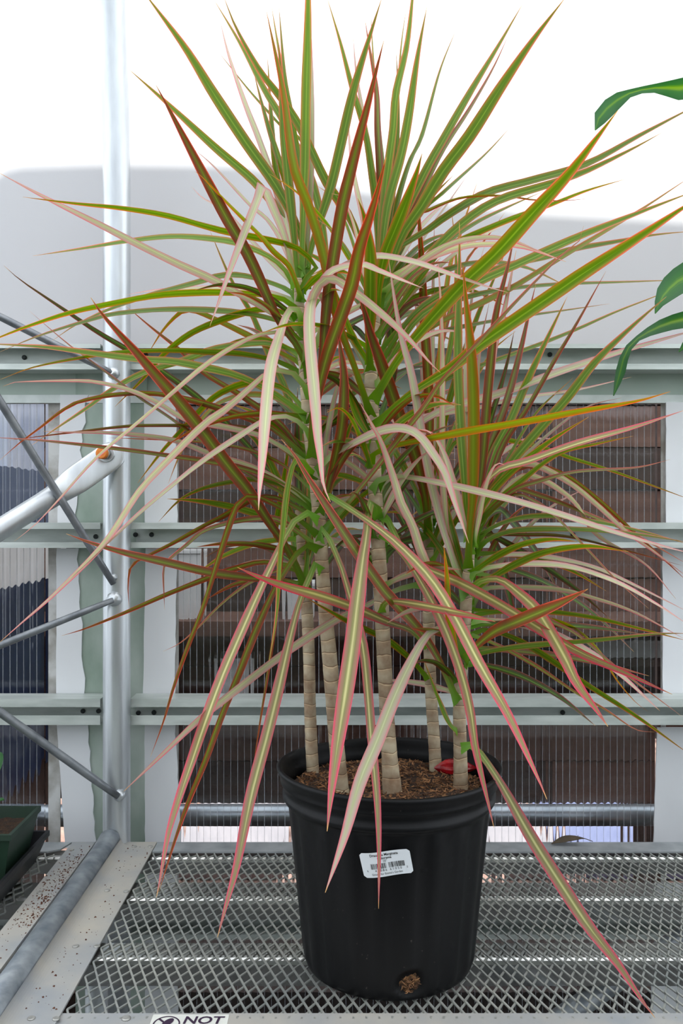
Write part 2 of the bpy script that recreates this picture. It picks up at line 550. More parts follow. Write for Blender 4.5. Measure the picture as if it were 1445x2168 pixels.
# sheet bands below the film
mb = MB(); mb.box(XL, XR, YW - 0.016, YW - 0.004, zat(838, YW - .016), zat(760, YW - .016))
mb.build('sheet_band', M['band'], wall)
mb = MB(); mb.box(XL, XR, YW - 0.022, YW - 0.006, zat(853, YW - .022), zat(836, YW - .022))
mb.build('pale_strip', M['pale_strip'], wall)

# vertical mounting plate behind the post
mb = MB(); mb.box(xat(160, 1.48), xat(311, 1.48), 1.4795, 1.4825, 0.0, zat(772, 1.48))
mb.build('mounting_plate', M['plate_green'], wall)
mb = MB(); mb.box(xat(1468, 1.48), xat(1560, 1.48), 1.4795, 1.4825, 0.0, zat(772, 1.48))
mb.build('mounting_plate', M['plate_green'], wall)
# panel edge frames
for (a, b) in ((103, 128), (369, 378), (1398, 1408)):
    mb = MB(); mb.box(xat(a, 1.49), xat(b, 1.49), 1.488, 1.491, 0.0, zat(850, 1.49))
    mb.build('edge_frame', M['dirty'], wall)


def tape(xa, xb, ya, yb, name='tape_strip', torn=0.0, seed=0):
    rg = random.Random(seed)
    rows = []
    N = 14
    Yt = 1.4775
    for i in range(N + 1):
        t = i / N
        y = ya + (yb - ya) * t
        l_ = xa[0] + (xa[1] - xa[0]) * t + rg.uniform(-1, 1) * 0.6
        r_ = xb[0] + (xb[1] - xb[0]) * t + (rg.uniform(-1, 1) * (1.2 + torn))
        row = []
        for j in range(6):
            s = j / 5
            p_ = at(l_ + (r_ - l_) * s, y, Yt)
            p_.y -= 0.0016 * mnoise.noise(Vector((p_.x * 30, seed, p_.z * 14))) + 0.001
            row.append(p_)
        rows.append(row)
    mb = MB(); mb.quad_grid(rows)
    back = [[(p_[0], 1.4793, p_[2]) for p_ in r_] for r_ in rows]
    mb.quad_grid([list(reversed(r_)) for r_ in back])
    for k in (0, -1):
        mb.quad_grid([rows[k], back[k]])
        mb.quad_grid([[r_[k] for r_ in rows], [r_[k] for r_ in back]])
    return mb.build(name, M['tape'], wall)


tape((128, 122), (184, 160), 836, 1108, torn=4, seed=1)
tape((120, 119), (164, 180), 1161, 1481, torn=2, seed=2)
tape((121, 138), (186, 204), 1535, 1795, torn=1, seed=3)
tape((305, 306), (372, 376), 852, 1108, seed=4)
tape((308, 303), (374, 370), 1161, 1481, seed=5)
tape((306, 307), (370, 384), 1535, 1795, torn=1, seed=6)
tape((307, 307), (376, 376), 1835, 2150, seed=7)
tape((1409, 1409), (1475, 1475), 852, 1108, seed=8)
tape((1402, 1402), (1475, 1475), 1161, 1481, torn=2, seed=9)
tape((1390, 1382), (1475, 1475), 1540, 1795, torn=3, seed=10)
tape((1378, 1380), (1475, 1475), 2085, 2200, seed=12)


def ribbed_panel(name, x0, x1, z0, z1):
    root = tag(empty(name, ((x0 + x1) / 2, YW, z0)), kind='structure')
    lam = 0.0118
    nper = int((x1 - x0) / lam)
    front = []; back = []
    steps = 6
    for i in range(nper * steps + 1):
        x = x0 + lam * i / steps
        a = 0.5 - 0.5 * math.cos(2 * math.pi * i / steps)
        front.append((x, YW + 0.0 - 0.0003 * a + 0.0005 * mnoise.noise(Vector((x * 60, 0, 0))), 0))
        back.append((x, YW + 0.006, 0))
    mb = MB()
    mb.quad_grid([[(p_[0], p_[1], z1) for p_ in front], [(p_[0], p_[1], z0) for p_ in front]])
    mb.quad_grid([[(p_[0], p_[1], z0) for p_ in back], [(p_[0], p_[1], z1) for p_ in back]], smooth=False)
    mb.quad_grid([[(p_[0], p_[1], z1) for p_ in back], [(p_[0], p_[1], z1) for p_ in front]], smooth=False)
    mb.quad_grid([[(p_[0], p_[1], z0) for p_ in front], [(p_[0], p_[1], z0) for p_ in back]], smooth=False)
    mb.quad_grid([[(front[0][0], front[0][1], z0), (back[0][0], back[0][1], z0)], [(front[0][0], front[0][1], z1), (back[0][0], back[0][1], z1)]], smooth=False)
    mb.quad_grid([[(front[-1][0], front[-1][1], z1), (back[-1][0], back[-1][1], z1)], [(front[-1][0], front[-1][1], z0), (back[-1][0], back[-1][1], z0)]], smooth=False)
    mb.build('clear_sheet', M['clear'], root)
    rb = MB()
    rg = random.Random(name)
    for i in range(nper):
        x = x0 + lam * i + rg.uniform(-.0004, .0004)
        w = 0.0007 + 0.0007 * rg.random()
        rb.box(x - w / 2, x + w / 2, YW - 0.0032, YW - 0.0017, z0, z1)
    tag(rb.build('rib', M['rib'], root), kind='stuff')
    return root


zt = zat(851, YW)
ribbed_panel('window_1', XL, xat(107, YW), 0.06, zt)
ribbed_panel('window_2', xat(374, YW), xat(1404, YW), 0.06, zt)
ribbed_panel('window_3', xat(1556, YW), XR, 0.06, zt)

# white film arching up and over the house
RA = 1.6
zc = 1.86


def arch(off):
    pts = []
    yc = YP - RA
    for k in range(0, 37):
        an = math.pi * k / 36
        pts.append((yc + (RA + off) * math.cos(an), zc + (RA + off) * math.sin(an)))
    return pts


rows = []
xs = [XL + (XR - XL) * i / 40 for i in range(41)]
prof = [(YW, zat(742, YW)), (YW, 1.70), (YW, 1.80)] + arch(0.08)
for (y, z) in prof:
    rows.append([(x, y, z) for x in xs])
mb = MB(); mb.quad_grid(rows)
film = mb.build('ceiling', M['film'])
tag(film, kind='structure')

# ground under and behind the greenhouse
mb = MB(); mb.box(-6, 6, -5.0, 1.75, -0.05, 0.0)
tag(mb.build('floor', M['concrete']), kind='structure')
mb = MB(); mb.box(-12, 12, 1.75, 16, -0.055, -0.005)
tag(mb.build('ground_outside', M['ground']), kind='structure')

# unseen side behind the camera: dull green boards added to dim low light
wf = tag(empty('wall_front', (0, YP - 2 * RA - 0.08, 0)), kind='structure')
for k in range(9):
    mb = MB(); mb.box(XL, XR, YP - 2 * RA - 0.10, YP - 2 * RA - 0.07, 0.21 * k, 0.21 * k + 0.204)
    mb.build('board', M['wall_board'], wf)

# ------------------------------------------------------------------ hoop post and braces
XPOST = xat(247, YP)
post = tag(empty('hoop_post', (XPOST, YP, 0)), 'tall galvanised steel hoop post left of the potted tree, bending inward at the top', 'post')
mb = MB()
pp = [(XPOST, YP, 0.0), (XPOST, YP, 0.8), (XPOST, YP, 1.3), (XPOST, YP, 1.7)] + [(XPOST, y, z) for y, z in arch(0.0)]
mb.tube(pp, 0.0222, 24)
mb.build('pipe', M['galv'], post)
for (bx, by, rr) in ((240, 790, 0.010), (241, 1222, 0.0055), (241, 1268, 0.012), (252, 1684, 0.009)):
    p_ = at(bx, by, YP - 0.0225)
    mb = MB()
    mb.tube([p_ + Vector((0, 0.012, 0)), p_ + Vector((0, -0.003, 0)), p_ + Vector((-0.001, -0.008, 0.001))], [rr * 1.15, rr, rr * 0.35], 9)
    mb.build('weld_bead', M['galv'], post)


def brace(label, p0, p1, r, kink=None, flat_end=True):
    root = tag(empty('brace_rod', p1), label, 'rod', 'thin steel brace rods welded to the hoop post')
    mb = MB()
    v0, v1 = Vector(p0), Vector(p1)
    pts = [v0 + (v1 - v0) * (i / 10) for i in range(11)]
    rad = [r] * 9 + [r * 0.95, r * 0.8]
    mb.tube(pts, rad, 14)
    mb.build('rod', M['rod'], root)
    return root


YB = YP - 0.030
brace('grey steel brace rod crossing the white film, meeting the post highest', at(-330, 505, 1.25), at(238, 790, YB + .004), 0.0058)
brace('grey steel brace rod running steeply down across the left window to the post', at(-180, 560, 1.22), at(240, 1236, YB), 0.0062)
brace('pale grey brace rod rising from the left edge to the middle of the post', at(-420, 1535, 1.28), at(240, 1270, YB + .002), 0.0058)
b4 = brace('grey steel brace rod sloping down to the lowest weld on the post above the bench', at(-260, 1322, 1.24), at(250, 1686, YB), 0.0066)
disc_bolt(at(10, 1517, 1.322), (0, -1, 0), 0.003, 0.003).build('rivet', M['bolt'], b4)

# big tube flattened at its end, bolted through the post
bt = tag(empty('brace_tube', at(230, 965, 1.385)), 'thick galvanised tube with a flattened end bolted to the post with an orange cap', 'tube')
p0 = at(-420, 1384, 1.16); p1 = at(110, 1052, 1.352); p2 = at(259, 948, 1.388)
mb = MB()
axis = (p2 - p0).normalized()
rows = []
N = 30
for i in range(N + 1):
    s = i / N
    if s < 0.6:
        c = p0 + (p1 - p0) * (s / 0.6)
    else:
        c = p1 + (p2 - p1) * ((s - 0.6) / 0.4)
    k = max(0.0, (s - 0.56) / 0.2); k = min(1.0, k); k = k * k * (3 - 2 * k)
    hw = 0.0165 + 0.0068 * k
    ht = 0.0165 * (1 - k) + 0.0028 * k
    if s > 0.93:
        e_ = (s - 0.93) / 0.07
        hw *= math.sqrt(max(0.0, 1 - e_ * e_)) * 0.98 + 0.02
    up = Vector((axis.z * -1, 0, axis.x)).normalized()
    fw = axis.cross(up).normalized()
    row = []
    for q in range(20):
        an = 2 * math.pi * q / 20
        row.append(c + up * math.cos(an) * hw + fw * math.sin(an) * ht)
    rows.append(row)
mb.quad_grid(rows, None, True, True)
mb.face(list(reversed(rows[0])))
mb.face(rows[-1])
mb.build('tube', M['galv'], bt)
c = at(224, 961, 1.378)
mb = MB(); mb.tube([c + Vector((0.003, 0.03, 0)), c + Vector((0.001, -0.004, 0))], 0.013, 24); mb.build('washer', M['galv'], bt)
mb = MB(); mb.tube([c + Vector((0.001, -0.004, 0)), c + Vector((-0.001, -0.010, 0))], 0.0095, 6); mb.build('nut', M['bolt'], bt)
mb = MB(); mb.tube([c + Vector((-0.001, -0.010, 0)), c + Vector((-0.003, -0.018, 0)), c + Vector((-0.003, -0.019, 0))], [0.0092, 0.0092, 0.0075], 24)
tag(mb.build('bolt_cap', M['orange_plastic'], bt), 'orange plastic bolt cap')

# ------------------------------------------------------------------ bench
ZB = 0.80
bench = tag(empty('mesh_bench', (0.1, 1.15, 0)), 'galvanised steel greenhouse bench with an expanded metal top carrying the pots', 'bench')
YF = 0.934     # front edge of the mesh
# front plate
mb = MB(); mb.box(-0.44 - 0.6, 1.3, 0.80, YF, ZB - 0.001, ZB + 0.0015)
mb.box(-0.44 - 0.6, 1.3, 0.797, 0.80, ZB - 0.05, ZB + 0.0015)
mb.build('front_plate', M['dusty'], bench)
# side plate with the tube pressed under it
mb = MB()
mb.box(-0.441, -0.303, 0.86, 1.412, ZB + 0.0017, ZB + 0.0042)
for sg in (-1, 1):
    prf = []
    for q in range(9):
        a = q / 8 * math.pi / 2
        prf.append((-0.376 + sg * (0.034 - 0.0155 * math.sin(a)), ZB + 0.0042 + 0.0125 * (1 - math.cos(a))))
    prf.append((-0.376 + sg * 0.0175, ZB + 0.0042))
    if sg > 0:
        prf.reverse()
    mb.prism_y(prf, 0.86, 1.395)
mb.build('side_plate', M['dusty'], bench)
mb = MB()
mb.tube([(-0.3745, 0.78, ZB + 0.004), (-0.376, 1.1, ZB + 0.005), (-0.377, 1.36, ZB + 0.006), (-0.375, 1.395, ZB + 0.016), (-0.373, 1.404, ZB + 0.02)], [0.0195, 0.0195, 0.019, 0.017, 0.011], 24)
mb.build('edge_tube', M['tube_worn'], bench)
# bolts of the plates
boltpx = [(151, 1800), (190, 1799), (284, 1793), (318, 1793), (84, 1891), (124, 1891), (227, 1886), (267, 1888),
          (41, 2007), (160, 2004), (205, 2004), (66, 2157), (119, 2158)]
for (x, y) in boltpx:
    Y = (CAM_Z - ZB - 0.004) * F / (y - 1084)
    disc_bolt((xat(x, Y), Y, ZB + 0.0042), (0, 0, 1), 0.0042, 0.0015, 12).build('bolt_head', M['bolt'], bench)
for (x, y) in ((267, 2160),):
    Y = (CAM_Z - ZB) * F / (y - 1084)
    disc_bolt((xat(x, Y), Y, ZB + 0.0015), (0, 0, 1), 0.005, 0.0018, 12).build('bolt_head', M['bolt'], bench)
# back strips
mb = MB(); mb.box(-0.302, 1.3, 1.373, 1.413, ZB + 0.001, ZB + 0.0035)
mb.build('back_strip', M['galv_dull'], bench)
mb = MB(); mb.prism_z([(-1.0, 1.373), (-0.47, 1.373), (-0.452, 1.384), (-0.443, 1.413), (-1.0, 1.413)], ZB + 0.001, ZB + 0.0035)
mb.build('back_strip', M['galv_dull'], bench)
disc_bolt((xat(60, 1.39), 1.392, ZB + 0.0035), (0, 0, 1), 0.005, 0.0018, 12).build('bolt_head', M['bolt'], bench)
# support channels under the mesh: lit top, rounded nose, deep front face
for (y0, y1, dz) in ((1.367, 1.396, 0.026), (1.2215, 1.2745, 0.030), (1.058, 1.096, 0.034)):
    zt_ = ZB - 0.0035
    prof = [(y1, zt_), (y1, zt_ - dz), (y1 - .002, zt_ - dz), (y1 - .002, zt_ - .002), (y0 + 0.006, zt_ - 0.004), (y0 + .003, zt_ - 0.008), (y0 + .002, zt_ - dz),
            (y0, zt_ - dz), (y0, zt_ - 0.008), (y0 + 0.0014, zt_ - 0.0035), (y0 + 0.004, zt_ - 0.001), (y0 + 0.008, zt_)]
    mb = MB(); mb.prism_x(list(reversed(prof)), -1.0, 1.3)
    mb.build('support_channel', M['channel'], bench)
# diagonal tube underneath
mb = MB(); mb.tube([(0.67, 1.42, 0.72), (0.16, 0.93, 0.745), (0.0, 0.8, 0.75)], 0.013, 14)
mb.build('diagonal_tube', M['tube_worn'], bench)
for (x, y) in ((-0.95, 0.83), (1.25, 0.83), (-0.95, 1.36), (1.25, 1.36), (-0.37, 1.30), (-0.37, 0.82)):
    mb = MB(); mb.tube([(x, y, 0.0), (x, y, ZB - 0.003)], 0.017, 14)
    mb.build('leg', M['galv_dull'], bench)


def expanded(x0, x1, y0, y1):
    """expanded metal: zig-zag strands meeting in short bonds"""
    wx, ly = 0.0139, 0.0330
    mb = MB()
    th = 0.00075; hw = 0.0011
    nx = int((x1 - x0) / wx)
    rg = random.Random(5)
    for i in range(nx + 1):
        for s in (1, -1):
            pts = []
            j = 0
            y = y0
            while y <= y1 + 1e-6:
                ph = j % 4
                # bond / slope / bond / slope
                off = {0: 0.0, 1: 0.0, 2: 0.5, 3: 0.5}[ph]
                x = x0 + wx * (i + s * off)
                tilt = 0.0009 if ph in (0, 1) else -0.0009
                pts.append(Vector((x, y, ZB + tilt * s + rg.uniform(-1, 1) * 0.00015)))
                y += (0.16 if ph in (0, 2) else 0.84) * ly / 2
                j += 1
            pts = [q for q in pts if x0 - 0.008 <= q.x <= x1]
            run = []
            for a, b in zip(pts[:-1], pts[1:]):
                if abs(b.y - a.y) > ly * 0.6:
                    continue
                d = (b - a); d.z = 0; d.normalize()
                n_ = Vector((-d.y, d.x, 0)) * hw
                u = Vector((0, 0, th))
                base = len(mb.v)
                mb.v += [tuple(a - n_ + u), tuple(a + n_ + u), tuple(b + n_ + u), tuple(b - n_ + u),
                         tuple(a - n_ - u), tuple(a + n_ - u), tuple(b + n_ - u), tuple(b - n_ - u)]
                for q in ((0, 1, 2, 3), (7, 6, 5, 4), (0, 3, 7, 4), (1, 5, 6, 2)):
                    mb.f.append(tuple(base + k for k in q)); mb.smooth.append(False); mb.uv.append([(0, 0)] * 4)
    return mb


tag(expanded(-0.293, 1.28, YF - 0.01, 1.382).build('expanded_metal_top', M['expanded'], bench), kind='stuff')
tag(expanded(-0.98, -0.452, YF - 0.01, 1.382).build('expanded_metal_top', M['expanded'], bench), kind='stuff')

# crumbs of soil on the side plate
mb = MB()
rg = random.Random(3)
for i in range(900):
    if i < 560:
        x = rg.gauss(-0.410, 0.012); y = rg.uniform(1.12, 1.36)
    else:
        x = rg.uniform(-0.438, -0.306); y = rg.uniform(0.93, 1.40)
    if not (-0.439 < x < -0.305) or abs(x + 0.376) < 0.02:
        continue
    s = rg.choice((0.0006, 0.0009, 0.0013, 0.002)) * rg.uniform(.7, 1.1)
    an = rg.uniform(0, 3.14)
    z = ZB + 0.0044
    pts = [(x + math.cos(an + k * 2.1) * s * rg.uniform(.6, 1.3), y + math.sin(an + k * 2.1) * s * rg.uniform(.6, 1.3), z) for k in range(3)]
    top = (x, y, z + s * 0.8)
    for k in range(3):
        mb.face([pts[k], pts[(k + 1) % 3], top])
tag(mb.build('soil_crumbs', M['crumb'], bench), kind='stuff')

# warning sticker on the front plate
wx0, wx1 = -0.2035, -0.1215
wy1 = 0.931
st = MB(); st.prism_z([(wx0, wy1 - .05), (wx1, wy1 - .05), (wx1, wy1), (wx0, wy1)], ZB + 0.0016, ZB + 0.0019)
stick = st.build('warning_sticker', M['sticker_old'], bench)
zz = ZB + 0.0022
lt = MB()
for txt, yy in (('NOT', wy1 - 0.0115), ('A STEP', wy1 - 0.029)):
    v, f = text_mesh(txt, 0.0185, 'LEFT', 0.0004)
    b = len(lt.v)
    lt.v += [(wx0 + 0.0345 + x * 1.05 + y * 0.12, yy + y, zz) for x, y, z in v]
    for q in f:
        lt.f.append(tuple(b + k for k in q)); lt.smooth.append(False); lt.uv.append([(0, 0)] * len(q))
lt.build('lettering', M['purple_ink'], stick)
pg = MB()
cx, cy, rr = wx0 + 0.0175, wy1 - 0.018, 0.0145
ring = [[(cx + math.cos(k * math.pi / 16) * q, cy + math.sin(k * math.pi / 16) * q, zz) for k in range(33)] for q in (rr, rr - 0.0016)]
pg.quad_grid(ring, smooth=False)
pg.face([(cx - rr * .72, cy + rr * .60, zz), (cx + rr * .60, cy - rr * .72, zz), (cx + rr * .72, cy - rr * .60, zz), (cx - rr * .60, cy + rr * .72, zz)])
foot = [(cx + 0.001 + math.cos(k * math.pi / 8) * 0.0055 * 0.9 + math.sin(k * math.pi / 8) * 0.003, cy + 0.003 + math.sin(k * math.pi / 8) * 0.0075, zz + 0.0001) for k in range(16)]
pg.face(foot)
pg.face([(cx - .006, cy - .009, zz + .0001), (cx - .001, cy - .009, zz + .0001), (cx + .001, cy - .002, zz + .0001), (cx - .004, cy - .001, zz + .0001)])
pg.build('no_step_symbol', M['purple_ink'], stick)

# dry leaf on the back strip
dl = MB()
p0 = Vector((xat(1166, 1.40), 1.398, ZB + 0.007))
rows = []
for i in range(11):
    t = i / 10
    c = p0 + Vector((0.066 * t, 0.004 * math.sin(t * 5), 0.010 * math.sin(t * 3.0) + 0.004 * t))
    w = 0.010 * math.sin(min(1, t * 1.3) * math.pi * 0.96) if t < 0.75 else 0.0009
    w = max(w, 0.0008)
    rows.append([c + Vector((0, -w, -w * .5)), c, c + Vector((0, w, -w * .3))])
dl.quad_grid(rows)
under = [[Vector(q) - Vector((0, 0, 0.0006)) for q in r_] for r_ in rows]
dl.quad_grid([list(reversed(r_)) for r_ in under])
tag(dl.build('dry_leaf', M['brown_leaf']), 'dark curled dry leaf lying on the back strip of the bench', 'leaf')

# ------------------------------------------------------------------ small green pot at the left edge
gx1 = -0.462; gw = 0.115; gy0, gy1 = 1.205, 1.32
tray = tag(empty('plant_tray', ((gx1 - gw / 2), (gy0 + gy1) / 2, ZB)), 'black plastic tray under the small green pot at the left edge', 'tray')
mb = MB()
tx0, tx1, ty0, ty1 = gx1 - 0.19, gx1 + 0.0, 1.14, 1.35


def open_box(mb, x0, x1, y0, y1, z0, z1, t, tp):
    """tapered open box, tp = how much narrower at the bottom"""
    def ring(x0, x1, y0, y1, z):
        return [(x0, y0, z), (x1, y0, z), (x1, y1, z), (x0, y1, z)]
    rws = [ring(x0 + tp, x1 - tp, y0 + tp, y1 - tp, z0), ring(x0, x1, y0, y1, z1 - 0.008), ring(x0 - .003, x1 + .003, y0 - .003, y1 + .003, z1 - 0.008),
           ring(x0 - .003, x1 + .003, y0 - .003, y1 + .003, z1), ring(x0 + t, x1 - t, y0 + t, y1 - t, z1), ring(x0 + tp + t, x1 - tp - t, y0 + tp + t, y1 - tp - t, z0 + t)]
    mb.quad_grid(rws, None, False, True)
    mb.face(list(reversed(rws[0]))); mb.face(rws[-1])


open_box(mb, tx0, tx1, ty0, ty1, ZB + 0.0012, ZB + 0.045, 0.002, 0.014)
mb.build('tray_body', M['black_tray'], tray)
gp = tag(empty('square_pot', (gx1 - gw / 2, (gy0 + gy1) / 2, ZB)), 'small dark green square plastic pot cut off by the left edge', 'pot')
mb = MB(); open_box(mb, gx1 - gw, gx1 - .003, gy0, gy1, ZB + 0.006, ZB + 0.094, 0.002, 0.016)
mb.build('pot_body', M['green_plastic'], gp)
mb = MB()
N = 10
rows = [[(gx1 - gw + .005 + (gw - .014) * i / N, gy0 + .005 + (gy1 - gy0 - .01) * j / N, ZB + 0.078 + 0.003 * mnoise.noise(Vector((i * .9, j * .9, 0)))) for i in range(N + 1)] for j in range(N + 1)]
mb.quad_grid(rows); tag(mb.build('soil', M['soil'], gp), kind='stuff')
# its plant: a few leaves, one tip reaching into the picture
for k, (an, ln) in enumerate(((0.15, 0.055), (1.5, 0.10), (2.7, 0.12), (4.0, 0.11), (5.2, 0.1))):
    mb = MB(); rows = []; uvs = []
    c0 = Vector((gx1 - gw / 2 - 0.01, (gy0 + gy1) / 2, ZB + 0.078))
    d = Vector((math.cos(an), math.sin(an), 0)); sd = Vector((-d.y, d.x, 0))
    for i in range(11):
        t = i / 10
        c = c0 + d * (ln * 0.6 * t) + Vector((0, 0, (0.045 if k == 0 else 0.10) * math.sin(t * 1.7)))
        w = 0.015 * math.sin(math.pi * min(1, max(0, (t - .25) / .75))) if t > .25 else 0.0012
        w = max(w, .0012) if i < 10 else 0.0003
        rows.append([c - sd * w, c + Vector((0, 0, -.002)), c + sd * w]); uvs.append([(0, .3 + .6 * t), (.5, .3 + .6 * t), (1, .3 + .6 * t)])
    mb.quad_grid(rows, uvs); mb.build('leaf', M['broad'], gp)
mb = MB(); mb.tube([(gx1 - gw + .045, 1.26, ZB + .078), (gx1 - gw + .045, 1.26, ZB + .12)], .003, 8); mb.build('stem', LM['g'], gp)

# ------------------------------------------------------------------ what stands outside behind the clear panels
YO = 2.6
shed = tag(empty('timber_shed', (0, YO + .5, 0)), 'dark reddish brown timber shed seen blurred through the ribbed panels', 'shed')
sil = [(-3.4, 1.80), (xat(-60, YW), 1.86), (xat(-8, YW), zat(372, YW)), (xat(10, YW), zat(356, YW)), (xat(45, YW), zat(347, YW)), (xat(200, YW), zat(342, YW)),
       (xat(500, YW), zat(345, YW)), (xat(640, YW), zat(368, YW)), (xat(750, YW), zat(398, YW)), (xat(900, YW), zat(420, YW)), (xat(1100, YW), zat(448, YW)), (xat(1445, YW), zat(466, YW)), (3.4, 1.80)]
mb = MB()
dz = (YO - YW) * SUN_SLOPE
mb.prism_y([(3.4, 0.48), (3.4, sil[-1][1] + dz)] + [(x, z + dz) for x, z in reversed(sil[:-1])] + [(-3.4, 0.48)], YO, YO + 0.05)
mb.build('back_wall', M['board_dark'], shed)
# horizontal boards on its face
rg = random.Random(8)
z = 0.47
k = 0
while z < 2.3:
    h = 0.135 + rg.uniform(-.01, .01)
    for (xa, xb) in ((-0.75, 0.62), (0.625, 1.9)):
        mb = MB(); mb.box(xa, xb, YO - 0.03 - 0.006 * (k % 2), YO - 0.004, z + 0.004, z + h)
        mb.build('board', M['board'] if rg.random() < 0.55 else M['board_dark'], shed)
    z += h; k += 1
for x in (-0.70, 0.05, 0.95, 1.8):
    mb = MB(); mb.box(x - .04, x + .04, YO + 0.06, YO + 0.14, 0.0, 0.60); mb.build('leg', M['board_dark'], shed)
mb = MB(); mb.box(-3.4, 3.4, YO + 0.05, YO + 0.30, 0.50, 0.54); mb.build('floor_beam', M['board_dark'], shed)
# ledge with pale things on it
mb = MB(); mb.box(-0.72, 1.3, YO - 0.28, YO - 0.045, 1.01, 1.05); mb.build('ledge', M['board'], shed)

pale = [(-0.44, 1.10, 0.10, 0.19, 'tall white plastic tub behind the middle panel left of the tree'),
        (-0.30, 0.78, 0.10, 0.16, 'white plastic tub low behind the middle panel near the white tape'),
        (-0.13, 1.05 + .0, 0.07, 0.10, 'small white tub on the ledge just right of the tall one'),
        (0.80, 0.94 + .0, 0.36, 0.05, 'long flat white tub behind the right part of the middle panel')]
for i, (x, z, w, h, lab) in enumerate(pale):
    z0 = 1.05 if z > 1.0 else z
    mb = MB()
    y0 = YO - 0.24 if z > 1.0 else YO - 0.22
    open_box(mb, x - w / 2, x + w / 2, y0, y0 + 0.12, z0, z0 + h, 0.003, 0.01)
    o_ = mb.build('plastic_tub', M['pale_item']); tag(o_, lab, 'tub', 'pale tubs behind the clear panels')
    if z <= 1.0:
        mb = MB(); mb.box(x - w / 2 - .02, x + w / 2 + .02, y0 - .01, YO - 0.036, z0 - 0.02, z0 - .001); mb.build('shelf', M['board_dark'], shed)

# outer horizontal pipe close behind the panels
mb = MB(); mb.tube([(XL, 1.56, zat(1727, 1.56)), (XR, 1.56, zat(1727, 1.56))], 0.0195, 18)
op = mb.build('outer_pipe', M['outpipe']); tag(op, 'horizontal galvanised pipe running close behind the clear panels above the bench', 'pipe')
# navy sheet on the left
nb = tag(empty('covered_stack', (-1.25, 2.2, 0)), 'dark navy covered stack seen behind the left ribbed panels', 'stack')
mb = MB(); mb.box(-1.9, -0.80, 1.95, 2.5, 0.665, 1.165); mb.build('navy_cover', M['navy'], nb)
mb = MB(); mb.box(-1.9, -0.80, 2.0, 2.5, 1.165, 1.27); mb.build('white_bundle', M['pale_item'], nb)
mb = MB(); mb.box(-1.88, -0.82, 2.02, 2.48, 0.0, 0.665); mb.build('crate', M['board_dark'], nb)
mb = MB(); mb.box(-1.9, -0.80, 2.03, 2.5, 1.27, 1.455); mb.build('grey_bundle', simple('slate_blue_cloth', (92, 104, 130), 0.7, 0, (120, 130, 152), 8), nb)
mb = MB(); mb.box(-1.9, -0.80, 2.06, 2.5, 1.455, 1.95); mb.build('pale_blue_cover', M['pale_blue'], nb)
# pale sheet on the sunlit ground behind the shed
for (xa, xb, mt_, lb) in ((-0.66, -0.20, 'sheet_grey', 'pale sheet on the ground seen low behind the panel left of the pot'),
                          (0.56, 0.86, 'sheet_grey', 'pale sheet on the ground seen low behind the panel just right of the pot'),
                          (0.90, 1.30, 'sheet_blue', 'pale blue sheet on the ground seen low behind the right end of the panel')):
    mb = MB(); mb.box(xa, xb, 3.15, 4.2, 0.0, 0.03)
    tag(mb.build('ground_sheet', M[mt_]), lb, 'sheet', 'pale sheets on the ground outside')

dc = tag(empty('added_dark_crate', (0.2, 2.1, 0)), 'low dark timber crate added in place of shaded ground behind the clear panels', 'crate')  # invented crate, hides the sunlit ground so this low view stays dark
for k in range(3):
    mb = MB(); mb.box(-0.7, 1.9, 1.85, 1.875, 0.02 + k * 0.1, 0.11 + k * 0.1); mb.build('slat', M['board_dark'], dc)
mb = MB(); mb.box(-0.7, 1.9, 1.88, 2.20, 0.0, 0.31); mb.build('body', M['board_dark'], dc)

# ------------------------------------------------------------------ the potted tree
tree = tag(empty('potted_dragon_tree', (0.0574, 1.05, ZB)), 'tall dragon tree with red-edged strap leaves and five bare canes in a black nursery pot', 'plant')
PCX, PCY = 0.0574, 1.052
ZP = ZB + 0.002
SOIL_Z = CAM_Z - 0.335


def flute(an, z, r_):
    if z > ZP + 0.19 or z < ZP + 0.012:
        return 1.0
    k = math.cos(an * 22)
    return 1.0 + 0.022 * max(-0.45, min(0.3, k * 1.4))


prof = [(0.0, ZP), (0.096, ZP), (0.101, ZP + 0.003), (0.1035, ZP + 0.010), (0.1045, ZP + 0.018), (0.108, ZP + 0.055), (0.1135, ZP + 0.11), (0.1185, ZP + 0.16),
        (0.1215, ZP + 0.189), (0.1225, ZP + 0.195), (0.127, ZP + 0.197), (0.1285, ZP + 0.200), (0.1285, ZP + 0.204), (0.1265, ZP + 0.206), (0.1275, ZP + 0.215), (0.130, ZP + 0.2165), (0.1305, ZP + 0.2185),
        (0.1300, ZP + 0.2205), (0.1325, ZP + 0.228), (0.1345, ZP + 0.2315), (0.1345, ZP + 0.2345), (0.1325, ZP + 0.236), (0.1300, ZP + 0.2355), (0.1285, ZP + 0.232),
        (0.1262, ZP + 0.220), (0.1235, ZP + 0.214), (0.1225, ZP + 0.200), (0.119, ZP + 0.190), (0.1165, ZP + 0.15)]
# the drain hole: a recess pressed into the wall low at the front
hole_an = math.atan2(-0.1045, xat(868, 0.955) - PCX)
hole_z = zat(2086, 0.948)


def wall_r(z):
    for (r0, z0), (r1, z1) in zip(prof[:9], prof[1:10]):
        if z0 <= z <= z1 and z1 > z0:
            return r0 + (r1 - r0) * (z - z0) / (z1 - z0)
    return prof[9][0]


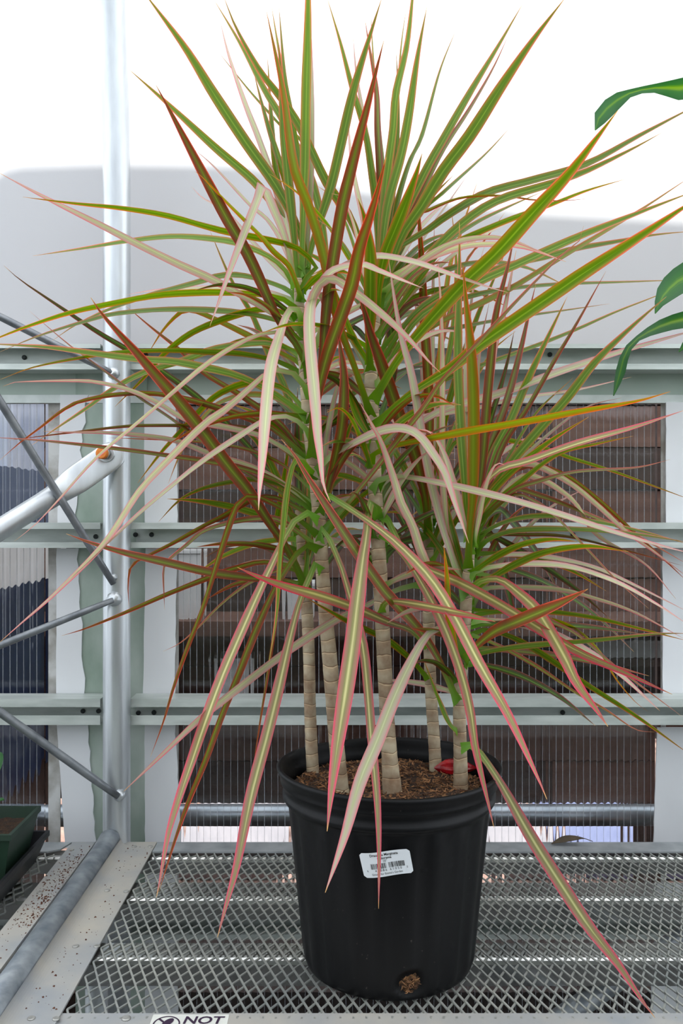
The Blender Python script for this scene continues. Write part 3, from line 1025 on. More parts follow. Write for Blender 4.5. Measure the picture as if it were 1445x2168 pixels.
seg = 176
mb = MB()
dense = []
for (r0, z0), (r1, z1) in zip(prof[:-1], prof[1:]):
    steps = 12 if abs(z1 - z0) > 0.03 else (2 if abs(z1 - z0) > 0.006 else 1)
    for q in range(steps):
        dense.append((r0 + (r1 - r0) * q / steps, z0 + (z1 - z0) * q / steps))
dense.append(prof[-1])
rows = []
for idx, (r_, z) in enumerate(dense):
    row = []
    for k in range(seg):
        an = 2 * math.pi * k / seg
        q = r_
        outer = idx < len(dense) * 0.8 and z < ZP + 0.19 and r_ > 0.1
        if outer:
            q *= flute(an, z, r_)
            dd = math.hypot(((an - hole_an + math.pi) % (2 * math.pi) - math.pi) * r_, z - hole_z)
            if dd < 0.0125:
                q -= 0.006
            elif dd < 0.018:
                q -= 0.006 * (0.018 - dd) / 0.0055
        t = max(0.0, (z - ZP - 0.18) / 0.05)
        sx = 1 + 0.018 * t + 0.006 * t * math.sin(3 * an + 1)
        sy = 1 - 0.035 * t
        row.append((PCX + math.cos(an) * q * sx, PCY + math.sin(an) * q * sy, z + 0.0015 * t * math.sin(2 * an + .6)))
    rows.append(row)
mb.quad_grid(rows, None, True, True)
pot = mb.build('pot', M['plastic_black'], tree)
# root ball showing in the drain hole
rb = MB(); rg = random.Random(4)
hr = wall_r(hole_z) - 0.0062
hc = Vector((PCX + math.cos(hole_an) * hr, PCY + math.sin(hole_an) * hr, hole_z))
tx = Vector((-math.sin(hole_an), math.cos(hole_an), 0)); nx = Vector((math.cos(hole_an), math.sin(hole_an), 0))
rws = []
for i in range(7):
    row = []
    for k in range(24):
        an = 2 * math.pi * k / 24
        rr_ = 0.0128 * i / 6 * (1 + 0.1 * rg.uniform(-1, 1))
        row.append(hc + tx * math.cos(an) * rr_ + Vector((0, 0, 1)) * math.sin(an) * rr_ + nx * (0.002 + 0.002 * rg.random() - 0.004 * (i / 6) ** 2))
    rws.append(row)
rb.quad_grid(rws, None, True, True)
rb.build('root_ball', M['root'], tree)
rt = MB()
for k in range(46):
    a0 = rg.uniform(0, 6.28); q = rg.uniform(0.0, 0.009)
    s = hc + tx * math.cos(a0) * q + Vector((0, 0, 1)) * math.sin(a0) * q + nx * 0.004
    d = (tx * rg.uniform(-1, 1) + Vector((0, 0, 1)) * rg.uniform(-1, 1)) * 0.006
    rt.tube([s, s + d * .5 + nx * rg.uniform(0, .002), s + d], [0.0005, 0.0006, 0.0003], 4)
tag(rt.build('roots', M['chip'], tree), kind='stuff')

# soil
mb = MB(); rws = []
for i in range(26):
    row = []
    for k in range(60):
        an = 2 * math.pi * k / 60
        r_ = 0.1185 * i / 25
        x = PCX + math.cos(an) * r_; y = PCY + math.sin(an) * r_ * 0.98
        row.append((x, y, SOIL_Z + 0.004 * mnoise.noise(Vector((x * 40, y * 40, 0))) + 0.0015 * mnoise.noise(Vector((x * 200, y * 200, 3)))))
    rws.append(row)
mb.quad_grid(rws, None, True, True)
tag(mb.build('soil', M['soil'], tree), kind='stuff')
ch = MB(); rg = random.Random(6)
for i in range(2400):
    an = rg.uniform(0, 6.28); r_ = 0.116 * math.sqrt(rg.random())
    c = Vector((PCX + math.cos(an) * r_, PCY + math.sin(an) * r_ * .98, 0))
    c.z = SOIL_Z + 0.004 * mnoise.noise(Vector((c.x * 40, c.y * 40, 0))) + 0.001
    d = Vector((rg.uniform(-1, 1), rg.uniform(-1, 1), rg.uniform(-.35, .5))).normalized()
    sd = d.cross(Vector((rg.uniform(-1, 1), rg.uniform(-1, 1), 1))).normalized()
    L_ = rg.uniform(.0012, .0048); w = rg.uniform(.0004, .0012)
    u = d.cross(sd) * w * .6
    a, b = c - d * L_, c + d * L_
    ch.face([a - sd * w + u, b - sd * w * .6 + u, b + sd * w * .6 + u, a + sd * w + u])
    ch.face([a + sd * w + u, b + sd * w * .6 + u, b - u, a - u])
    ch.face([a - sd * w + u, a - u, b - u, b - sd * w * .6 + u])
tag(ch.build('bark_chips', M['chip'], tree), kind='stuff')

# price sticker bent round the wall of the pot
slope = (0.1185 - 0.108) / 0.105
sc_z = zat(1825, 0.9375)
sc_r = wall_r(sc_z)
sc_an = -math.pi / 2 + (xat(817, 0.938) - PCX) / sc_r
ROT = math.radians(6.0)


def on_pot(u, v, lift):
    """u, v in metres on the label"""
    x = u * math.cos(ROT) - v * math.sin(ROT) + v * -0.10
    z = u * math.sin(ROT) + v * math.cos(ROT) + 0.0011 * math.sin(u * 95 + 0.3)
    r_ = wall_r(sc_z + z) * 1.0045 + lift
    an = sc_an + x / sc_r
    return Vector((PCX + math.cos(an) * r_, PCY + math.sin(an) * r_, sc_z + z))


SW, SH, SRR = 0.0272, 0.0138, 0.003
mb = MB()
rws = []
for i in range(13):
    v = -SH + 2 * SH * i / 12
    dv = max(0.0, abs(v) - (SH - SRR))
    hw = SW - SRR + math.sqrt(max(0.0, SRR * SRR - dv * dv))
    rws.append([on_pot(-hw + 2 * hw * j / 24, v, 0.0008) for j in range(25)])
mb.quad_grid(rws)
sticker = mb.build('price_sticker', M['white_label'], tree)
lt = MB()


def put_text(txt, size, u0, v0, bold=0.0, wide=1.0, rot=0.0):
    v_, f_ = text_mesh(txt, size, 'CENTER', bold)
    b = len(lt.v)
    lt.v += [tuple(on_pot(u0 + x * wide, v0 + y, 0.0011)) for x, y, z in v_]
    for q in f_:
        lt.f.append(tuple(b + k for k in q)); lt.smooth.append(False); lt.uv.append([(0, 0)] * len(q))


put_text('Dracaena Marginata', 0.0040, -0.001, 0.0105, 0.00006, 0.94)
put_text('Colorama', 0.0038, -0.001, 0.0068, 0.00006)
put_text('10"', 0.0036, -0.001, 0.0034)
put_text('4 1 0 8 6   6 1 0 5 0', 0.0036, 0.001, -0.0066)
put_text('6', 0.0032, -0.0215, -0.0062)
put_text('5', 0.0032, 0.0215, -0.0062)
put_text("Grown for Emma's Garden", 0.0032, -0.001, -0.0105, 0.0, 0.95)
lt.build('lettering', M['ink'], sticker)
bc = MB(); rg = random.Random(21)
u = -0.0172
while u < 0.0186:
    w = rg.choice((0.0003, 0.0003, 0.0005, 0.0008))
    if not (-0.0006 < u < 0.0018):
        bc.face([on_pot(u, -0.0046, 0.0011), on_pot(u + w, -0.0046, 0.0011), on_pot(u + w, 0.0014, 0.0011), on_pot(u, 0.0014, 0.0011)])
    u += w + rg.choice((0.0004, 0.0005, 0.0008))
bc.build('barcode', M['ink'], sticker)

# red scrap on the soil
rg = random.Random(2)
mb = MB(); rws = []
c0 = at(962, 1632, 1.095); c0.z = SOIL_Z + 0.004
for i in range(9):
    t = i / 8
    row = []
    for k in range(16):
        an = 2 * math.pi * k / 16
        r_ = math.sin(math.pi * min(.98, max(.02, t))) * (0.9 + 0.35 * mnoise.noise(Vector((math.cos(an) * 1.4, math.sin(an) * 1.4, t * 2.5))))
        row.append((c0.x - 0.026 + 0.055 * t, c0.y + 0.012 * r_ * math.cos(an), c0.z + 0.005 + 0.016 * max(-.4, r_ * math.sin(an)) * (1 - .4 * t)))
    rws.append(row)
mb.quad_grid(rws, None, False, True)
tag(mb.build('red_scrap', M['red_foil']), 'crumpled glossy red scrap on the soil behind the front right cane', 'scrap')

# ------------------------------------------------------------------ canes
# (px, py, width px) up each cane; depth at the soil, depth at the crown
CANES = [
    (1.105, 1.135, [(663, 1647, 27), (660, 1600, 26), (656, 1500, 25), (654, 1400, 25), (650, 1300, 25), (644, 1225, 24), (638, 1150, 22), (634, 1080, 20)]),
    (1.035, 1.045, [(722, 1690, 38), (716, 1620, 33), (706, 1500, 32), (698, 1400, 32), (689, 1300, 30), (680, 1180, 29), (672, 1060, 28), (663, 980, 28), (653, 880, 28), (645, 780, 26), (637, 690, 24), (632, 630, 20), (631, 590, 16)]),
    (1.025, 1.050, [(832, 1700, 44), (824, 1600, 34), (818, 1500, 31), (813, 1400, 31), (808, 1300, 31), (803, 1200, 31), (798, 1120, 30), (792, 1000, 30), (788, 900, 30), (785, 800, 28), (790, 720, 24), (797, 640, 20), (800, 600, 16)]),
    (1.120, 1.160, [(922, 1632, 27), (918, 1560, 25), (911, 1450, 25), (907, 1300, 25), (906, 1200, 24), (905, 1120, 22), (905, 1060, 18)]),
    (1.040, 1.030, [(975, 1684, 33), (974, 1600, 29), (972, 1500, 27), (977, 1420, 25), (984, 1320, 25), (988, 1240, 25), (994, 1180, 20), (997, 1130, 16)]),
]


def spline(pts, n_):
    """Catmull-Rom through pts (tuples), n_ samples evenly by length"""
    P = [tuple(map(float, p_)) for p_ in pts]
    P = [tuple(2 * a - b for a, b in zip(P[0], P[1]))] + P + [tuple(2 * a - b for a, b in zip(P[-1], P[-2]))]
    fine = []
    for i in range(1, len(P) - 2):
        for k in range(12):
            t = k / 12.0
            fine.append(tuple(0.5 * ((2 * b) + (-a + c) * t + (2 * a - 5 * b + 4 * c - d) * t * t + (-a + 3 * b - 3 * c + d) * t ** 3)
                              for a, b, c, d in zip(P[i - 1], P[i], P[i + 1], P[i + 2])))
    fine.append(P[-2])
    acc = [0.0]
    for a, b in zip(fine[:-1], fine[1:]):
        acc.append(acc[-1] + math.sqrt(sum((x - y) ** 2 for x, y in zip(a[:2], b[:2]))))
    out = []; j = 0
    for i in range(n_):
        s = acc[-1] * i / (n_ - 1)
        while j < len(acc) - 2 and acc[j + 1] < s:
            j += 1
        t = 0 if acc[j + 1] == acc[j] else (s - acc[j]) / (acc[j + 1] - acc[j])
        out.append(tuple(a + (b - a) * t for a, b in zip(fine[j], fine[j + 1])))
    return out


cane_obj = []
for ci, (ya, yb, pts) in enumerate(CANES):
    y0, y1 = pts[0][1], pts[-1][1]
    sm = spline(pts, 90)
    path = []; rad = []
    rg = random.Random(ci)
    for i, (x, y, w) in enumerate(sm):
        Y = ya + (yb - ya) * (y0 - y) / (y0 - y1)
        p_ = at(x, y, Y)
        if i == 0:
            p_.z -= 0.012
        path.append(p_)
        rad.append(w / 2 / F * Y * (1 + 0.035 * math.sin(i * 2.1) * rg.random()))
    mb = MB(); mb.tube(path, rad, 20, vscale=62.0)
    cane_obj.append(mb.build('cane', M['bark'], tree))


def cane_depth(ci, py):
    ya, yb, pts = CANES[ci]
    y0, y1 = pts[0][1], pts[-1][1]
    return ya + (yb - ya) * max(0.0, min(1.15, (y0 - py) / (y0 - y1)))


# ------------------------------------------------------------------ leaves
EYE = Vector((0, 0, CAM_Z))
LR = random.Random(77)


def prof_w(t):
    if t < 0.03:
        b = 1.0 - 0.4 * (t / 0.03)
    elif t < 0.10:
        b = 0.60 - 0.06 * (t - 0.03) / 0.07
    elif t < 0.38:
        q = (t - 0.10) / 0.28
        b = 0.54 + 0.46 * (q * q * (3 - 2 * q))
    elif t < 0.55:
        b = 1.0
    else:
        q = (t - 0.55) / 0.45
        b = (1 - q ** 1.55)
    return max(b, 0.03)


def leaf(ci, kind, w, dy, pts, bow=0.0, nseg=26):
    """strap leaf of cane ci: pts trace its spine from the cane outwards, dy = how far its tip leans to or from the window"""
    n_ = nseg
    sm = spline([(p_[0], p_[1]) for p_ in pts], n_ + 1)
    Yb = cane_depth(ci, pts[0][1])
    Yb += (-0.008 if dy < 0 else 0.008)
    pos = []
    for i, (x, y) in enumerate(sm):
        t = i / n_
        Y = Yb + dy * t ** 0.9 + bow * math.sin(math.pi * t)
        Y = min(Y, 1.385)
        if y > 1084:   # stay above the bench
            Y = min(Y, (CAM_Z - ZB - 0.012) * F / (y - 1084))
        pos.append(at(x, y, Y))
    W0 = LR.uniform(0.0128, 0.0145)
    roll0 = None
    wv = w / F * pos[n_ // 2].y
    W0 = max(W0, wv)
    cosr = min(1.0, wv / W0)
    roll = math.acos(cosr) * LR.choice((1, 1, -1)) if cosr < 1 else 0.0
    roll = max(-1.25, min(1.25, roll))
    Wt = wv / math.cos(roll)
    rows = []; uvs = []
    for i, p_ in enumerate(pos):
        t = i / n_
        tg = (pos[min(i + 1, n_)] - pos[max(i - 1, 0)]).normalized()
        vw = (EYE - p_).normalized()
        side = tg.cross(vw)
        if side.length < 1e-4:
            side = Vector((1, 0, 0))
        side.normalize()
        nrm = side.cross(tg).normalized()
        r_ = roll * min(1.0, 0.5 + t)
        wd = side * math.cos(r_) + nrm * math.sin(r_)
        nn = wd.cross(tg).normalized()
        hw = Wt * 0.5 * prof_w(t)
        fold = 0.22 * hw
        row = []
        for k, s in enumerate((-1, -0.55, 0, 0.55, 1)):
            row.append(p_ + wd * hw * s + nn * (fold * (abs(s) - 1) * 1.0))
        rows.append(row)
        uvs.append([(0.0, t), (0.225, t), (0.5, t), (0.775, t), (1.0, t)])
    mb = MB(); mb.quad_grid(rows, uvs)
    return mb.build('leaf', LM[kind], cane_obj[ci])


# cane, look, width px, lean, spine
LEAVES = [
 (1,'g',24,.05,[(648,605),(640,510),(588,400),(519,300),(450,195),(391,100),(313,-5),(300,-25)]),
 (1,'g',18,.15,[(640,610),(605,480),(547,394),(450,308),(356,221),(273,147)]),
 (1,'r',25,-.12,[(655,800),(643,762),(624,726),(587,673),(527,544),(478,459),(415,340),(365,245),(330,180)]),
 (2,'g',18,.05,[(800,640),(775,550),(740,460),(690,385),(640,280),(600,215),(550,150),(500,60),(473,-8)]),
 (1,'g',16,.12,[(644,600),(690,560),(665,400),(610,275),(560,190),(510,95),(453,0)]),
 (2,'o',21,-.15,[(786,885),(752,782),(715,680),(691,568),(672,495),(648,423),(621,350),(600,200),(582,110),(564,25)]),
 (1,'g',12,.2,[(640,570),(640,420),(615,270),(597,150),(574,10)]),
 (1,'g',12,.1,[(645,570),(640,400),(617,250),(602,160),(590,12)]),
 (1,'p',13,.15,[(634,590),(590,420),(550,301),(519,221),(485,121),(465,42)]),
 (1,'g',7,.2,[(640,570),(650,330),(590,262),(530,195),(490,145),(458,105)]),
 (1,'g',14,.1,[(635,590),(615,430),(600,370),(565,260),(536,150)]),
 (1,'g',21,.02,[(638,600),(640,500),(645,340),(647,210),(651,60),(653,-160)]),
 (1,'p',12,.1,[(645,590),(655,430),(659,300),(659,180),(655,0)]),
 (1,'g',20,.0,[(631,612),(622,500),(610,380),(600,270),(594,150),(588,80)]),
 (1,'p',17,-.12,[(625,610),(605,510),(578,440),(556,393),(545,420),(510,510),(480,590),(459,650),(444,690)]),
 (1,'p',15,-.1,[(650,718),(641,704),(587,670),(539,641),(450,592),(381,561),(301,522),(208,474),(97,419),(0,367)]),
 (1,'g',12,-.1,[(635,640),(640,602),(660,574),(668,562),(636,530),(600,515),(551,505),(476,490),(430,478),(346,455),(250,440),(159,431),(48,417)]),
 (1,'g',11,.1,[(633,640),(621,604),(600,568),(566,541),(522,522),(478,509),(374,500),(277,509),(173,526),(69,542)]),
 (1,'g',12,-.05,[(636,675),(619,646),(575,627),(462,619),(345,624),(251,640),(145,663),(42,697),(0,714),(-60,735)]),
 (1,'g',10,.12,[(642,725),(624,692),(575,675),(519,663),(439,656),(345,655),(251,663),(208,672),(87,709),(0,745)]),
 (1,'g',10,.2,[(634,635),(600,609),(524,585),(470,583),(415,598),(319,624),(230,655),(160,688),(110,722)]),
 (1,'p',7,.25,[(632,640),(575,620),(520,612),(440,608),(392,610),(330,614),(267,624)]),
 (1,'g',13,.1,[(645,700),(600,662),(556,655),(520,661),(462,680),(400,708),(345,752),(300,805),(243,861)]),
 (1,'o',11,.15,[(648,785),(628,765),(580,740),(527,711),(474,685),(430,665),(405,658),(380,663),(345,699),(321,736),(312,750)]),
 (1,'g',15,-.08,[(652,890),(636,872),(580,832),(534,808),(490,791),(439,779),(368,765),(298,760),(208,749),(104,735),(0,729),(-40,728)]),
 (1,'g',9,.1,[(652,805),(636,790),(600,770),(566,759),(503,748),(430,745),(368,742),(251,746),(145,762),(62,780),(0,804)]),
 (1,'g',13,.12,[(652,800),(625,748),(575,728),(520,728),(450,740),(380,765),(298,791),(227,831),(187,861),(125,903),(68,942)]),
 (1,'r',10,.1,[(660,985),(600,925),(560,900),(450,860),(342,835),(250,835),(166,851),(125,874),(83,907),(41,938),(0,974)]),
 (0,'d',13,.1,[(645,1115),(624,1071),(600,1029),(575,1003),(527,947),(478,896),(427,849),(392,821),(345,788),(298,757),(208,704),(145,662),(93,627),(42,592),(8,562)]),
 (0,'r',29,-.2,[(648,1250),(625,1195),(595,1141),(575,1114),(527,1042),(478,981),(430,915),(368,838),(321,784),(284,741),(251,705),(215,664),(192,630)]),
 (1,'r',11,.1,[(668,1005),(600,905),(527,849),(478,818),(430,788),(380,741),(321,694),(267,648)]),
 (1,'r',6,.1,[(665,1080),(520,1000),(411,921),(345,874),(307,850),(250,807),(187,760),(145,729),(93,685),(62,658)]),
 (1,'p',10,.05,[(660,990),(609,954),(550,922),(480,905),(392,887),(345,859),(298,835),(251,819),(203,809),(160,806),(32,809),(6,818)]),
 (1,'r',7,.1,[(665,1015),(600,950),(540,912),(486,904),(392,901),(298,901),(251,904),(166,914),(83,924),(20,932)]),
 (1,'r',5,.2,[(668,1045),(600,985),(520,951),(415,935),(286,929),(227,927)]),
 (1,'p',11,.05,[(672,1075),(560,1000),(450,963),(415,949),(368,932),(300,922),(220,916),(140,915),(91,913)]),
 (1,'r',9,.05,[(670,1080),(636,1044),(600,1022),(551,1003),(503,988),(430,975),(368,966),(274,953),(180,942),(83,932),(0,927),(-30,925)]),
 (1,'p',7,-.15,[(650,760),(630,722),(600,704),(580,704),(539,711),(478,743),(420,784),(355,840),(291,895),(203,970),(125,1057),(75,1110),(30,1146)]),
 (1,'p',13,-.25,[(660,850),(643,815),(620,790),(590,783),(566,789),(527,823),(478,866),(430,900),(350,980),(291,1045),(221,1150),(116,1257),(50,1315),(0,1359)]),
 (1,'p',9,-.2,[(660,930),(640,900),(609,882),(575,884),(551,894),(503,925),(439,968),(368,1024),(298,1083),(227,1150),(150,1225)]),
 (1,'p',25,-.22,[(640,692),(634,662),(620,650),(604,672),(588,720),(575,765),(567,820),(560,900),(555,970),(549,1040),(547,1080)]),
 (1,'p',25,-.2,[(655,760),(680,700),(690,650),(680,624),(665,622),(656,650),(654,690),(657,745),(662,800),(668,866),(672,920),(678,970),(684,1025),(699,1063)]),
 (1,'r',26,-.15,[(657,900),(668,850),(680,770),(690,660),(699,590),(723,443),(745,350),(761,287),(780,215),(796,149),(812,86)]),
 (1,'r',29,-.22,[(659,972),(661,900),(672,837),(691,757),(720,673),(745,600),(759,532),(784,454),(800,400),(817,333)]),
 (1,'g',21,.0,[(648,612),(655,540),(671,484),(699,398),(720,311),(748,190),(779,87),(808,-5)]),
 (2,'g',14,.1,[(803,610),(796,450),(786,363),(772,277),(744,183),(720,90),(692,-5)]),
 (2,'p',11,.15,[(803,600),(800,440),(782,329),(768,242),(754,156),(747,78)]),
 (2,'r',15,.1,[(803,610),(808,500),(806,415),(799,277),(796,190),(782,104),(772,41)]),
 (2,'g',8,.15,[(806,600),(812,400),(800,250),(790,130),(784,20)]),
 (2,'g',17,.03,[(802,620),(806,484),(817,381),(831,277),(838,194),(862,87),(880,-80)]),
 (2,'g',8,.15,[(805,600),(815,500),(838,250),(848,104),(860,14)]),
 (2,'g',20,.0,[(799,630),(817,450),(848,329),(865,242),(883,121),(903,15)]),
 (2,'g',9,.15,[(805,610),(835,450),(865,346),(893,285),(930,151),(966,60)]),
 (2,'g',17,.08,[(803,620),(850,470),(900,362),(938,294),(994,196),(1051,102),(1106,8)]),
 (2,'r',10,.12,[(806,625),(860,480),(930,330),(990,235),(1040,150),(1077,72)]),
 (2,'g',27,-.02,[(798,655),(847,507),(890,440),(938,362),(994,287),(1062,181),(1126,87),(1196,-5)]),
 (2,'g',8,.2,[(805,620),(885,460),(938,407),(1025,328),(1081,268)]),
 (2,'p',5,.2,[(805,640),(860,560),(922,466),(958,415),(994,364)]),
 (2,'g',16,.1,[(800,640),(837,534),(900,490),(957,449),(1032,407),(1126,381),(1240,347),(1352,287),(1445,238),(1500,210)]),
 (2,'g',18,.02,[(796,700),(842,616),(895,553),(975,475),(1051,425),(1164,389),(1240,362),(1334,317),(1400,281)]),
 (2,'g',10,.1,[(800,710),(880,600),(940,520),(1000,475),(1070,440),(1150,405)]),
 (2,'g',12,.12,[(800,660),(860,580),(930,532),(975,509),(1070,468),(1164,434),(1240,404),(1324,379)]),
 (2,'g',33,-.22,[(788,852),(832,777),(861,736),(909,680),(982,600),(1051,536),(1126,453),(1202,370),(1258,298),(1307,234)]),
 (2,'g',30,-.22,[(786,907),(871,832),(953,780),(1015,730),(1097,673),(1179,617),(1240,575),(1352,502),(1445,440),(1500,405)]),
 (2,'g',18,.03,[(790,825),(870,690),(940,635),(1015,595),(1090,561),(1164,527),(1237,495),(1336,456),(1445,414),(1480,402)]),
 (2,'o',11,.08,[(790,800),(900,700),(1020,640),(1090,605),(1188,544),(1237,515),(1360,441),(1445,385),(1470,372)]),
 (2,'g',14,.1,[(792,790),(880,660),(1000,590),(1097,556),(1164,541),(1213,527),(1311,510),(1385,497),(1470,489)]),
 (2,'g',8,.15,[(792,760),(850,690),(911,656),(994,627),(1076,611),(1188,601),(1311,597),(1460,592)]),
 (3,'g',9,.05,[(905,1080),(880,900),(900,830),(960,795),(1047,763),(1138,730),(1220,697),(1303,660),(1380,630),(1450,602)]),
 (2,'g',7,.15,[(792,800),(870,730),(932,702),(1056,677),(1200,656),(1290,643)]),
 (4,'g',20,-.05,[(1003,1150),(1015,1080),(1076,986),(1138,912),(1200,842),(1262,763),(1344,685),(1410,628)]),
 (2,'p',16,.02,[(800,1000),(850,930),(930,870),(1056,833),(1179,788),(1303,747),(1445,706),(1500,690)]),
 (2,'p',8,.1,[(798,970),(840,905),(891,883),(1015,862),(1097,842),(1220,825),(1336,798)]),
 (2,'o',15,-.3,[(782,988),(790,962),(837,943),(973,916),(1097,895),(1220,872),(1344,850),(1418,829)]),
 (4,'k',14,-.1,[(1001,1130),(1020,1040),(1056,994),(1117,975),(1220,938),(1344,903),(1450,868)]),
 (4,'g',9,.0,[(1003,1120),(1040,1070),(1097,1023),(1179,962),(1262,940),(1340,923)]),
 (4,'r',7,-.05,[(1005,1110),(1080,1042),(1138,1019),(1220,998),(1344,990),(1418,973)]),
 (3,'g',8,.1,[(912,1060),(960,940),(1020,925),(1138,945),(1200,967),(1303,1000),(1445,1052),(1470,1062)]),
 (2,'p',13,-.25,[(786,1042),(800,1017),(837,1008),(885,1013),(973,1031),(1076,1056),(1179,1086),(1282,1120),(1380,1150),(1470,1174)]),
 (4,'p',11,.05,[(1003,1130),(1060,1010),(1117,981),(1200,1019),(1262,1068),(1323,1124),(1385,1169),(1455,1222)]),
 (4,'r',8,.1,[(1003,1135),(1070,1040),(1146,1050),(1241,1087),(1344,1132),(1455,1195)]),
 (4,'g',8,.08,[(1002,1155),(1035,1120),(1097,1097),(1171,1092),(1262,1104),(1360,1125),(1455,1152)]),
 (4,'g',10,.0,[(1002,1172),(1035,1141),(1097,1122),(1220,1120),(1344,1130),(1460,1149)]),
 (4,'p',8,.0,[(998,1206),(1027,1182),(1097,1173),(1179,1182),(1262,1202),(1344,1239),(1455,1295)]),
 (4,'p',10,-.08,[(992,1224),(1015,1206),(1097,1194),(1200,1198),(1303,1231),(1385,1276),(1455,1322)]),
 (4,'r',5,.1,[(1000,1150),(1015,1134),(1100,1132),(1200,1136),(1323,1165),(1445,1198)]),
 (4,'k',27,-.3,[(988,1256),(1015,1231),(1056,1227),(1097,1256),(1138,1297),(1192,1388),(1220,1445),(1262,1503),(1286,1538)]),
 (4,'p',8,.0,[(990,1268),(1010,1252),(1056,1243),(1179,1248),(1262,1268),(1344,1297),(1445,1351)]),
 (4,'g',9,.02,[(986,1320),(1010,1301),(1097,1293),(1179,1297),(1262,1309),(1365,1334),(1455,1357)]),
 (4,'g',10,-.05,[(980,1412),(1000,1388),(1097,1369),(1262,1355),(1385,1342),(1460,1341)]),
 (4,'g',11,.05,[(984,1356),(1005,1340),(1027,1334),(1076,1346),(1138,1379),(1241,1449),(1344,1515),(1460,1598)]),
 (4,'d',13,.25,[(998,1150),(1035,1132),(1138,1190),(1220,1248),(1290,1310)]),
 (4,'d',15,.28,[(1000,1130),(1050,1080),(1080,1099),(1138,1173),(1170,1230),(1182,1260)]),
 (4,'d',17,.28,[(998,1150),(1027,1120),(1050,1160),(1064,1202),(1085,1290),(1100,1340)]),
 (4,'r',5,-.05,[(1003,1120),(1080,1050),(1120,1055),(1171,1089),(1241,1161),(1303,1227),(1373,1289)]),
 (2,'k',22,-.25,[(799,1085),(820,1100),(850,1160),(899,1202),(973,1235),(1056,1280),(1138,1330),(1220,1379),(1323,1425),(1422,1470)]),
 (1,'k',25,-.32,[(674,1060),(690,1047),(745,1080),(800,1118),(850,1160),(912,1227),(961,1305),(1015,1408),(1076,1515),(1138,1647),(1157,1692)]),
 (2,'k',20,-.3,[(801,1125),(850,1170),(903,1256),(940,1330),(973,1420),(994,1503),(1006,1585),(1031,1692),(1045,1752)]),
 (3,'k',22,-.4,[(908,1372),(870,1335),(822,1318),(749,1287),(677,1262),(600,1240),(545,1220),(502,1201)]),
 (2,'k',17,-.25,[(806,1300),(812,1280),(830,1273),(880,1280),(932,1290),(994,1303),(1048,1316)]),
 (4,'r',26,-.32,[(980,1400),(1004,1371),(1045,1337),(1094,1315),(1142,1295),(1191,1274),(1244,1247)]),
 (4,'p',29,-.35,[(978,1390),(962,1350),(940,1330),(921,1332),(899,1350),(868,1405),(833,1480),(798,1569),(760,1660),(729,1770),(688,1890)]),
 (2,'k',35,-.32,[(799,1105),(796,1065),(788,1058),(780,1080),(776,1130),(767,1188),(756,1275),(746,1361),(731,1465),(715,1570),(702,1666),(692,1760)]),
 (1,'k',19,-.2,[(677,1150),(676,1124),(687,1120),(705,1160),(722,1200),(740,1260),(757,1320),(770,1375),(779,1465),(787,1569),(798,1690),(802,1800),(801,1924)]),
 (1,'k',25,-.34,[(682,1212),(679,1195),(668,1192),(653,1227),(635,1270),(615,1344),(587,1465),(563,1562),(530,1687),(501,1832),(480,1910),(460,1985)]),
 (1,'k',22,-.32,[(676,1105),(668,1088),(645,1087),(621,1105),(601,1140),(573,1199),(545,1258),(514,1327),(469,1431),(432,1530),(405,1610),(381,1680),(356,1765),(339,1860),(331,1900)]),
 (1,'r',13,-.26,[(678,1165),(672,1155),(650,1154),(630,1170),(608,1202),(580,1250),(538,1344),(504,1431),(469,1517),(435,1610),(398,1700),(365,1795),(336,1888)]),
 (3,'p',16,-.4,[(905,1238),(870,1240),(822,1256),(780,1280),(711,1313),(608,1379),(504,1458),(420,1525),(349,1592),(262,1675)]),
 (3,'g',13,-.15,[(908,1440),(871,1398),(822,1357),(786,1338),(737,1316),(689,1289),(648,1266)]),
 (4,'r',23,-.12,[(970,1490),(930,1400),(895,1343),(846,1287),(810,1246),(749,1160),(700,1085),(648,1005),(624,964),(595,930)]),
 (4,'p',18,-.1,[(975,1350),(925,1245),(891,1169),(873,1114),(849,1066),(834,1017),(808,940),(788,901),(760,850)]),
 (1,'p',18,-.22,[(668,1000),(700,965),(740,942),(788,918),(825,907),(861,908),(890,925),(914,957),(939,996),(951,1029),(965,1073),(982,1121),(992,1150)]),
 (3,'r',28,-.18,[(906,1140),(900,1060),(888,1005),(876,957),(854,908),(829,835),(805,765),(785,709),(770,655),(752,600)]),
 (4,'p',18,-.08,[(985,1270),(943,1138),(926,1078),(909,1005),(895,933),(871,794),(851,721),(837,648),(822,548)]),
 (3,'r',20,-.02,[(905,1125),(908,1000),(908,866),(903,760),(897,673),(893,568),(887,470),(883,386)]),
 (3,'p',10,.0,[(907,1115),(917,900),(915,745),(916,624),(919,469)]),
 (4,'p',12,.0,[(985,1250),(950,1150),(941,1078),(936,981),(936,794),(934,673),(926,536)]),
 (3,'o',13,.05,[(906,1105),(925,900),(935,700),(951,568),(968,515),(985,460),(1010,385)]),
 (4,'g',20,-.02,[(995,1175),(985,1054),(980,981),(974,890),(969,770),(970,680),(972,560),(972,471)]),
 (4,'o',25,-.15,[(990,1205),(994,1120),(1000,1054),(1002,957),(1002,860),(997,745),(988,660),(979,560)]),
 (4,'r',19,.0,[(997,1180),(1014,1029),(1022,957),(1030,850),(1040,745),(1050,660),(1075,560),(1090,490)]),
 (4,'r',16,.02,[(1000,1165),(1015,1035),(1035,953),(1072,850),(1100,747),(1122,650),(1134,600)]),
 (4,'d',14,.08,[(998,1165),(1010,1050),(1031,912),(1056,829),(1075,760),(1088,700)]),
 (4,'g',18,.03,[(1001,1160),(1035,986),(1080,891),(1113,813),(1159,714),(1200,628)]),
